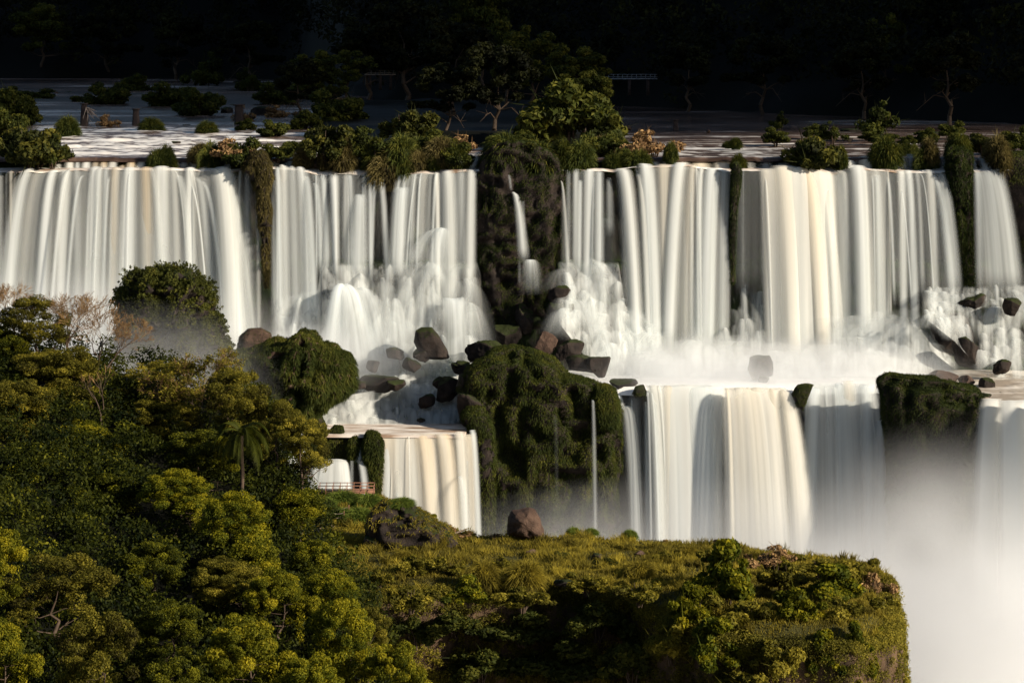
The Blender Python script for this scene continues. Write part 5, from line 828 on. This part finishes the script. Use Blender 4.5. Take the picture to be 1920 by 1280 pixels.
def trees():
    VT = {}
    def mk(key, **kw):
        twig = kw.pop('twig', None)
        if twig is not None: tm, wm, cm = twig_tree_meshes(**twig); VT[key] = [('trunk', tm), ('twigs', wm)]+([('crown', cm)] if cm else [])
        else: cm, tm = tree_meshes(**kw); VT[key] = [('crown', cm), ('trunk', tm)]
    mk('a', seed=1, mat='leafk', nl=50, nleaf=330, size=.13); mk('b', seed=2, mat='leafo', nl=54, nleaf=330, size=.12, vine=6); mk('c', seed=3, mat='leafy', nl=50, nleaf=340, size=.13, vine=10); mk('d', seed=4, mat='leafo', nl=40, nleaf=300, size=.12, base=-.08, clump=(.5, 1.1)); mk('e', seed=6, mat='leaf', nl=60, nleaf=300, size=.12, base=.08, vine=14)  # the first tree kind wears the leaf colour with shade painted in
    mk('u', seed=7, mat='leafo', nl=34, nleaf=170, size=.10, umbrella=True, flat=.4, base=.05, clump=(.5, .9)); mk('v', seed=8, mat='leafy', R=2.1, h=6.5, nl=22, nleaf=300, size=.12, vine=34, base=-.05)
    mk('t1', twig=dict(seed=11, h=9.5, gens=7, fan=.5, r0=.17)); mk('t2', twig=dict(seed=12, h=9.5, gens=7, lean=(.35, 0), fan=.48, r0=.17)); mk('t3', twig=dict(seed=15, h=8, gens=7, lean=(.2, 0), fan=.6, r0=.15, leaf=500)); mk('t4', twig=dict(seed=19, h=6, gens=4, lean=(-.05, 0), fan=.35, r0=.13))
    def put(key, name, label, cx, cy, Rpx, Y, cat='tree', rz=None, foot=None, R0=5., group=None, sx=1.):
        o = empty(name, (0, 0, 0), label, cat, group)
        for n, m in VT[key]: link(n, m, o)
        c = P(cx, cy, Y); s = float(Rpx*Y/F/R0)*(1.12 if name == 'leafy_tree' else 1); 
        if foot is None: zg = float(hz(np.array([c[0]]), np.array([Y]))[0]); h = {'v': 6.5}.get(key, 9.); sz = min(max((c[2]-zg)/h, s*.7), s*1.35); zg = c[2]-h*sz
        else: zg = float(P(cx, foot, Y)[2]); sz = s
        o.location = (float(c[0]), float(Y), float(zg)); o.scale = (s*sx, s, sz); o.rotation_euler = (0, 0, (hash_(label) % 628)/100. if rz is None else rz); return o
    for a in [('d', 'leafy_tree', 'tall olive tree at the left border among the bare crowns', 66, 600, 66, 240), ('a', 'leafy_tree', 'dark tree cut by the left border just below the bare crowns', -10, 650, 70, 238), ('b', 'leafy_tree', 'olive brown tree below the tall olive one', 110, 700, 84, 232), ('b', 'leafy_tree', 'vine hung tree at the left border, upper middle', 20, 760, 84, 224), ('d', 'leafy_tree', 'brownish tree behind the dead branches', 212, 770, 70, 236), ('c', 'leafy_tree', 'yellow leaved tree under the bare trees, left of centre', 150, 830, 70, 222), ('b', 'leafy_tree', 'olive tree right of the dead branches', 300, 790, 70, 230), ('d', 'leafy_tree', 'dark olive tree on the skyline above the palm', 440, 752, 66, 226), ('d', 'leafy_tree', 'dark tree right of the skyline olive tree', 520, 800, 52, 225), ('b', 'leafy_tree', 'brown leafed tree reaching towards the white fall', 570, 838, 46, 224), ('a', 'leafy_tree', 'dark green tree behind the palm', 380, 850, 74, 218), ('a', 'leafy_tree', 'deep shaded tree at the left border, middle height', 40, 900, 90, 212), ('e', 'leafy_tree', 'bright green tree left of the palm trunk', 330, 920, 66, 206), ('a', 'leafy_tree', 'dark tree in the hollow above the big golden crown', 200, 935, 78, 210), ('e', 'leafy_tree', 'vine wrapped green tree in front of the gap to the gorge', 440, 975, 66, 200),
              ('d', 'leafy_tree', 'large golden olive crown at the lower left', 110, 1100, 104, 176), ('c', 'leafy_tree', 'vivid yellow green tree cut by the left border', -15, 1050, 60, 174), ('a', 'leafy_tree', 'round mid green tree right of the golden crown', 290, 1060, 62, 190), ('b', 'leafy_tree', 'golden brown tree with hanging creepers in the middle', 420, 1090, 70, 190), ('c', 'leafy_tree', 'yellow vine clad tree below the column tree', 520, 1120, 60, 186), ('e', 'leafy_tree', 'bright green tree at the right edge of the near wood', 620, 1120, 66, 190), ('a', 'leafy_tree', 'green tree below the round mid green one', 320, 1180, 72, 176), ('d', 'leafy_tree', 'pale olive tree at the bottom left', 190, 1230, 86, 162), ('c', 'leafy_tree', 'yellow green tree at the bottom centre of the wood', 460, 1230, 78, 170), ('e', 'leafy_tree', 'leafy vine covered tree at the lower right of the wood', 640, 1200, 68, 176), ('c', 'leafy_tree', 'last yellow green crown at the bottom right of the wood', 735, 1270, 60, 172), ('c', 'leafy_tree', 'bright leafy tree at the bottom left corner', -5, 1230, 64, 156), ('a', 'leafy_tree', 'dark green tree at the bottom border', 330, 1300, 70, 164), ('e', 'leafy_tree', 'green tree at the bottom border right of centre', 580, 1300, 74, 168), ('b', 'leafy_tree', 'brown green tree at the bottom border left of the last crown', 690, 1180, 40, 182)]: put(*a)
    put('v', 'vine_clad_tree', 'narrow tree smothered in vines standing like a column by the plateau', 556, 940, 44, 212, R0=2.6); put('v', 'vine_clad_tree', 'shorter vine smothered tree in front of the column tree', 590, 1040, 38, 200, R0=2.6); put('v', 'vine_clad_tree', 'vine smothered tree left of the column tree', 470, 1040, 44, 196, R0=2.6)
    put('u', 'umbrella_tree', 'flat topped orange brown tree in front of the misty outcrop', 300, 700, 84, 236); put('u', 'umbrella_tree', 'flat topped olive tree with one long branch over the white fall', 566, 812, 62, 222); put('u', 'umbrella_tree', 'flat olive crown right of the orange brown one', 430, 716, 50, 232)
    put('t1', 'bare_tree', 'bare twiggy tree at the far left skyline', 20, 650, 62, 243, foot=730, R0=3.1, rz=.3); put('t1', 'bare_tree', 'bare fan shaped tree, the tallest on the skyline', 128, 650, 62, 240, foot=748, R0=3.1, rz=2.); put('t2', 'bare_tree', 'bare tree leaning right against the misty outcrop', 165, 700, 62, 237, foot=765, R0=3.1, rz=0.); put('t3', 'bare_tree', 'reddish brown half bare tree on the slope of the skyline', 345, 740, 62, 233, foot=840, R0=3.2, rz=.4); put('t3', 'bare_tree', 'second reddish brown half bare tree left of the skyline olive tree', 390, 760, 50, 231, foot=850, R0=3.2, rz=3.)
    put('t4', 'dead_tree', 'dead trunk with a few bare branches where a bird perches', 192, 800, 62, 229, foot=815, R0=3., rz=.5)
    palm(P(452, 960, 214), 'palm with drooping feathery fronds in the middle of the near wood', h=6.4)
    # bird
    o = link('bird', boulder_mesh('bird', 5, M['black'], 0, .05, 14)); o.location = [float(a) for a in P(190, 645, 228.5)]; o.scale = (.13, .16, .26); o.rotation_euler = (.3, .25, 0); tag(o, 'black bird perched on the dead tree', 'bird')
    h = link('head', boulder_mesh('head', 6, M['black'], 0, .02, 10), o); h.location = (.3, 0, 1.25); h.scale = (.5, .45, .28)
    # island and far trees
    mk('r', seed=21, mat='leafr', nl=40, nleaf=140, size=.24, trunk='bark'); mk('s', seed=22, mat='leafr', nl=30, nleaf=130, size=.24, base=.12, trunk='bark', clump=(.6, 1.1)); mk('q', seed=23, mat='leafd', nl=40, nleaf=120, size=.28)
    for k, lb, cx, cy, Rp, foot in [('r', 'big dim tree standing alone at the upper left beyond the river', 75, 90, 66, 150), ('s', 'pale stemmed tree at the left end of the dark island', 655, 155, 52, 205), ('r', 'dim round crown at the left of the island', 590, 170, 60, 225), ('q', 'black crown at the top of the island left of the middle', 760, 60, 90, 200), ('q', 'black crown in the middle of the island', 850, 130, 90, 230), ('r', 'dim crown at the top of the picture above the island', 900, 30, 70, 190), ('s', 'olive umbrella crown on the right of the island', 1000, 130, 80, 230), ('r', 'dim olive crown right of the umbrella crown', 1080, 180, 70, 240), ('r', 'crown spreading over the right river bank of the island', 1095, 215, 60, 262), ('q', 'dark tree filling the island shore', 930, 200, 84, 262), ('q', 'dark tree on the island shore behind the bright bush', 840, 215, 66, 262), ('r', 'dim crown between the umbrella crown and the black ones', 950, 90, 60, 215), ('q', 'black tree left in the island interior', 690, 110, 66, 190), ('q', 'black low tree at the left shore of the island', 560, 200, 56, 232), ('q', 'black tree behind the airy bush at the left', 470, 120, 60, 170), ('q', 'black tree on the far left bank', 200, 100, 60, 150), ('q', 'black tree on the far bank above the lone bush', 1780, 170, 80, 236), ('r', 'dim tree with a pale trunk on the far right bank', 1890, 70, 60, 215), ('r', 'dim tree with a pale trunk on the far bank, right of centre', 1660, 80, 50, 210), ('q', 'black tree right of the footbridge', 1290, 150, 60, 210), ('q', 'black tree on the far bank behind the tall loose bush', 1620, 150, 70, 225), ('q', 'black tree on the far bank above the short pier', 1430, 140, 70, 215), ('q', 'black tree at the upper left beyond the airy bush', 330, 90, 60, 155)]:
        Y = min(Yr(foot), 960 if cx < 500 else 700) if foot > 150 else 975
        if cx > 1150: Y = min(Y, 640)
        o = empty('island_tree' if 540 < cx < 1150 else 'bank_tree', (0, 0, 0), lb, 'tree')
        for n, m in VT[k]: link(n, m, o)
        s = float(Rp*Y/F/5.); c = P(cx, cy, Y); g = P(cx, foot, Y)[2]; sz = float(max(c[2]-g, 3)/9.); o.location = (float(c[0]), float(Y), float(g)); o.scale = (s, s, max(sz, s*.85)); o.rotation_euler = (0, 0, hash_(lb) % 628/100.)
    # low ground of the island
    x = np.linspace(-45, 30, 80); y = np.linspace(478, 700, 90); X, Y = np.meshgrid(x, y, indexing='ij'); PX = 960+X*F/Y
    e = np.minimum((PX-np.interp(Y, [478, 560, 700], [760, 560, 540]))/60, (1130-PX)/60); e = np.minimum(e, (Y-492)/12); Z = H0-26.4+3.2*sstep(0, 1, e)+.8*n2(X/6, Y/6, 71, 3); struct(link('island_ground', newmesh('island_ground', np.stack([X, Y, Z], -1).reshape(-1, 3), gridf(80, 90), M['hill'])))

# ================================================================== AIR, LIGHT, CAMERA
def mist(label, c, rad, dens, seed=0, aniso=0., power=1.5, nsc=.06):
    m, t, out = nt('mist'); L = t.links.new
    tc = N(t, 'TexCoord'); ln = N(t, 'VectorMath', operation='LENGTH'); L(tc.outputs['Object'], ln.inputs[0])
    sb = N(t, 'Math', operation='SUBTRACT', i_0=1.0, use_clamp=True); L(ln.outputs['Value'], sb.inputs[1])
    pw = N(t, 'Math', operation='POWER', i_1=power); L(sb.outputs[0], pw.inputs[0])
    g = N(t, 'NewGeometry'); n = N(t, 'TexNoise', i_Scale=nsc, i_Detail=2.); L(g.outputs['Position'], n.inputs['Vector'])
    mr = N(t, 'MapRange'); L(n.outputs['Fac'], mr.inputs[0]); mr.inputs[1].default_value = .3; mr.inputs[2].default_value = .7; mr.inputs[3].default_value = .35; mr.inputs[4].default_value = 1.25
    mu = N(t, 'Math', operation='MULTIPLY'); L(pw.outputs[0], mu.inputs[0]); L(mr.outputs[0], mu.inputs[1])
    m2 = N(t, 'Math', operation='MULTIPLY', i_1=dens); L(mu.outputs[0], m2.inputs[0])
    v = N(t, 'VolumePrincipled'); v.inputs['Color'].default_value = (.95, .97, 1, 1); v.inputs['Anisotropy'].default_value = aniso; L(m2.outputs[0], v.inputs['Density']); L(v.outputs[0], out.inputs['Volume'])
    th = np.linspace(0, 2*np.pi, 25); ph = np.linspace(.001, np.pi-.001, 13); T, Q = np.meshgrid(th, ph, indexing='ij'); V = np.stack([np.sin(Q)*np.cos(T), np.sin(Q)*np.sin(T), np.cos(Q)], -1); V[-1] = V[0]
    o = link('mist', newmesh('mist', V.reshape(-1, 3), gridf(25, 13)[:, ::-1], m)); o.location = [float(a) for a in c]; o.scale = rad
    tag(o, label, 'mist', kind='stuff')
def air():
    def C(px, py, Y): return P(px, py, Y)
    mist('dense pale mist filling the gorge at the lower right', P(1820, 0, 375)*[1, 1, 0]+[0, 0, H0-122], (52, 44, 64), .5, power=1.9)
    mist('mist between the lower falls and the plateau', C(1300, 1215, 376), (60, 26, 26), .045, power=1.)
    mist('glowing spray at the foot of the right hand falls', C(1440, 712, 418), (38, 13, 8), .30)
    mist('white spray at the foot of the middle falls', C(640, 680, 423), (18, 9, 8), .2)
    mist('grey mist behind the near trees at the left', C(160, 680, 416), (46, 20, 17), .085)
    mist('thin bluish mist around the misty outcrop', C(250, 740, 385), (24, 16, 15), .085)
def light():
    w = bpy.data.worlds.new('World'); SC.world = w; w.use_nodes = True; t = w.node_tree; t.nodes.clear()
    sk = t.nodes.new('ShaderNodeTexSky'); sk.sky_type = 'NISHITA'; sk.sun_disc = False; el = math.asin(SUN[2]); sk.sun_elevation = el; sk.sun_rotation = math.atan2(SUN[0], SUN[1])
    bg = t.nodes.new('ShaderNodeBackground'); bg.inputs[1].default_value = .05; o = t.nodes.new('ShaderNodeOutputWorld'); t.links.new(sk.outputs[0], bg.inputs[0]); t.links.new(bg.outputs[0], o.inputs[0])
    l = bpy.data.lights.new('sun', 'SUN'); l.energy = 5.0; l.angle = math.radians(.5); l.color = (1, .88, .71); o = bpy.data.objects.new('sun', l); COL.objects.link(o); o.rotation_euler = Vector([-float(a) for a in SUN]).to_track_quat('-Z', 'Y').to_euler(); o.location = (200, -200, 400)
def added_shade_cloud():
    """unseen bank added high right to shade the river bend and far forest"""
    m, t, out = nt('added_shade_cloud'); L = t.links.new; a = N(t, 'Attribute', attribute_name='edge'); n = noise(t, .012, 4)
    ad = N(t, 'Math', operation='MULTIPLY_ADD', i_1=.8); L(n.outputs['Fac'], ad.inputs[0]); L(a.outputs['Fac'], ad.inputs[2]); r = ramp(t, [(.35, (0, 0, 0)), (1.0, (1, 1, 1))], ad.outputs[0])
    d = N(t, 'BsdfDiffuse'); d.inputs[0].default_value = (.85, .85, .86, 1); tp = N(t, 'BsdfTransparent'); mx = N(t, 'MixShader'); L(r.outputs[0], mx.inputs[0]); L(tp.outputs[0], mx.inputs[1]); L(d.outputs[0], mx.inputs[2]); L(mx.outputs[0], out.inputs[0])
    zc = H0+420; k = (zc-(H0-25))/SUN[2]; ox, oy = SUN[0]*k, SUN[1]*k
    for sgn in (1,):
        x = np.linspace(-330, 420, 150); y = np.linspace(-60, 900, 130); X, Y = np.meshgrid(x, y, indexing='ij')
        # X,Y: where the shadow falls on river level
        e = sstep(0, 140, Y-20*n2(X/40, Y/40, 91, 3)+34*sstep(-42, -30, X)*sstep(60, 34, X)+12*sstep(20, 50, X)*0)  # edge bent to bring the island into the added shade
        ed = e*sstep(0, 60, 420-X)*sstep(0, 60, X+330); Zt = 34*np.sqrt(np.clip(ed, 0, 1))*(1+.5*n2(X/60, Y/60, 92, 4))
        V = np.stack([X+ox, Y+CLY+oy, zc+Zt], -1); B = np.stack([X+ox, Y+CLY+oy, zc-.25*Zt], -1)
        mb = MB(); mb.grid(V, edge=ed.ravel()); mb.grid(B, edge=ed.ravel()); struct(link('added_shade_cloud', mb.mesh('added_shade_cloud', m)))
CLY = 512
def camera():
    c = bpy.data.cameras.new('camera'); c.sensor_width = 36; c.lens = 36*F/1920; c.shift_y = -(640-28)/1920; c.clip_start = 1; c.clip_end = 6000
    o = bpy.data.objects.new('camera', c); COL.objects.link(o); o.location = (0, 0, H0); o.rotation_euler = (math.pi/2, 0, 0); SC.camera = o
river(); shelf(); cliffs(); gorge()
sheet('terrace_water', 'terrace', 900, 2060, 433, lambda p: np.interp(p, *zip(*LIP)), -59.9, 420, 60, .75, .22, 3)
sheet('misty_terrace_water', 'terrace', -300, 596, 434, lambda p: 413+0*p, -60.2, 220, 40, .6, .2, 7)
sheet('pool_water', 'pool', 470, 892, 413, lambda p: np.interp(p, *zip(*LIP)), -65.9, 240, 40, .38, .05, 11)
hills(); plateau(); creepers(); hillside(); falls(); rocks(); river_stuff(); shrubs(); trees(); air(); light(); added_shade_cloud(); camera()
SC.view_settings.view_transform = 'Standard'; SC.view_settings.look = 'None'; SC.view_settings.exposure = 0.85; SC.view_settings.gamma = 1
cy = SC.cycles; cy.use_denoising = True; cy.max_bounces = 8; cy.diffuse_bounces = 3; cy.transparent_max_bounces = 24; cy.transmission_bounces = 3; cy.volume_bounces = 2; cy.volume_step_rate = 3.0; cy.volume_max_steps = 128
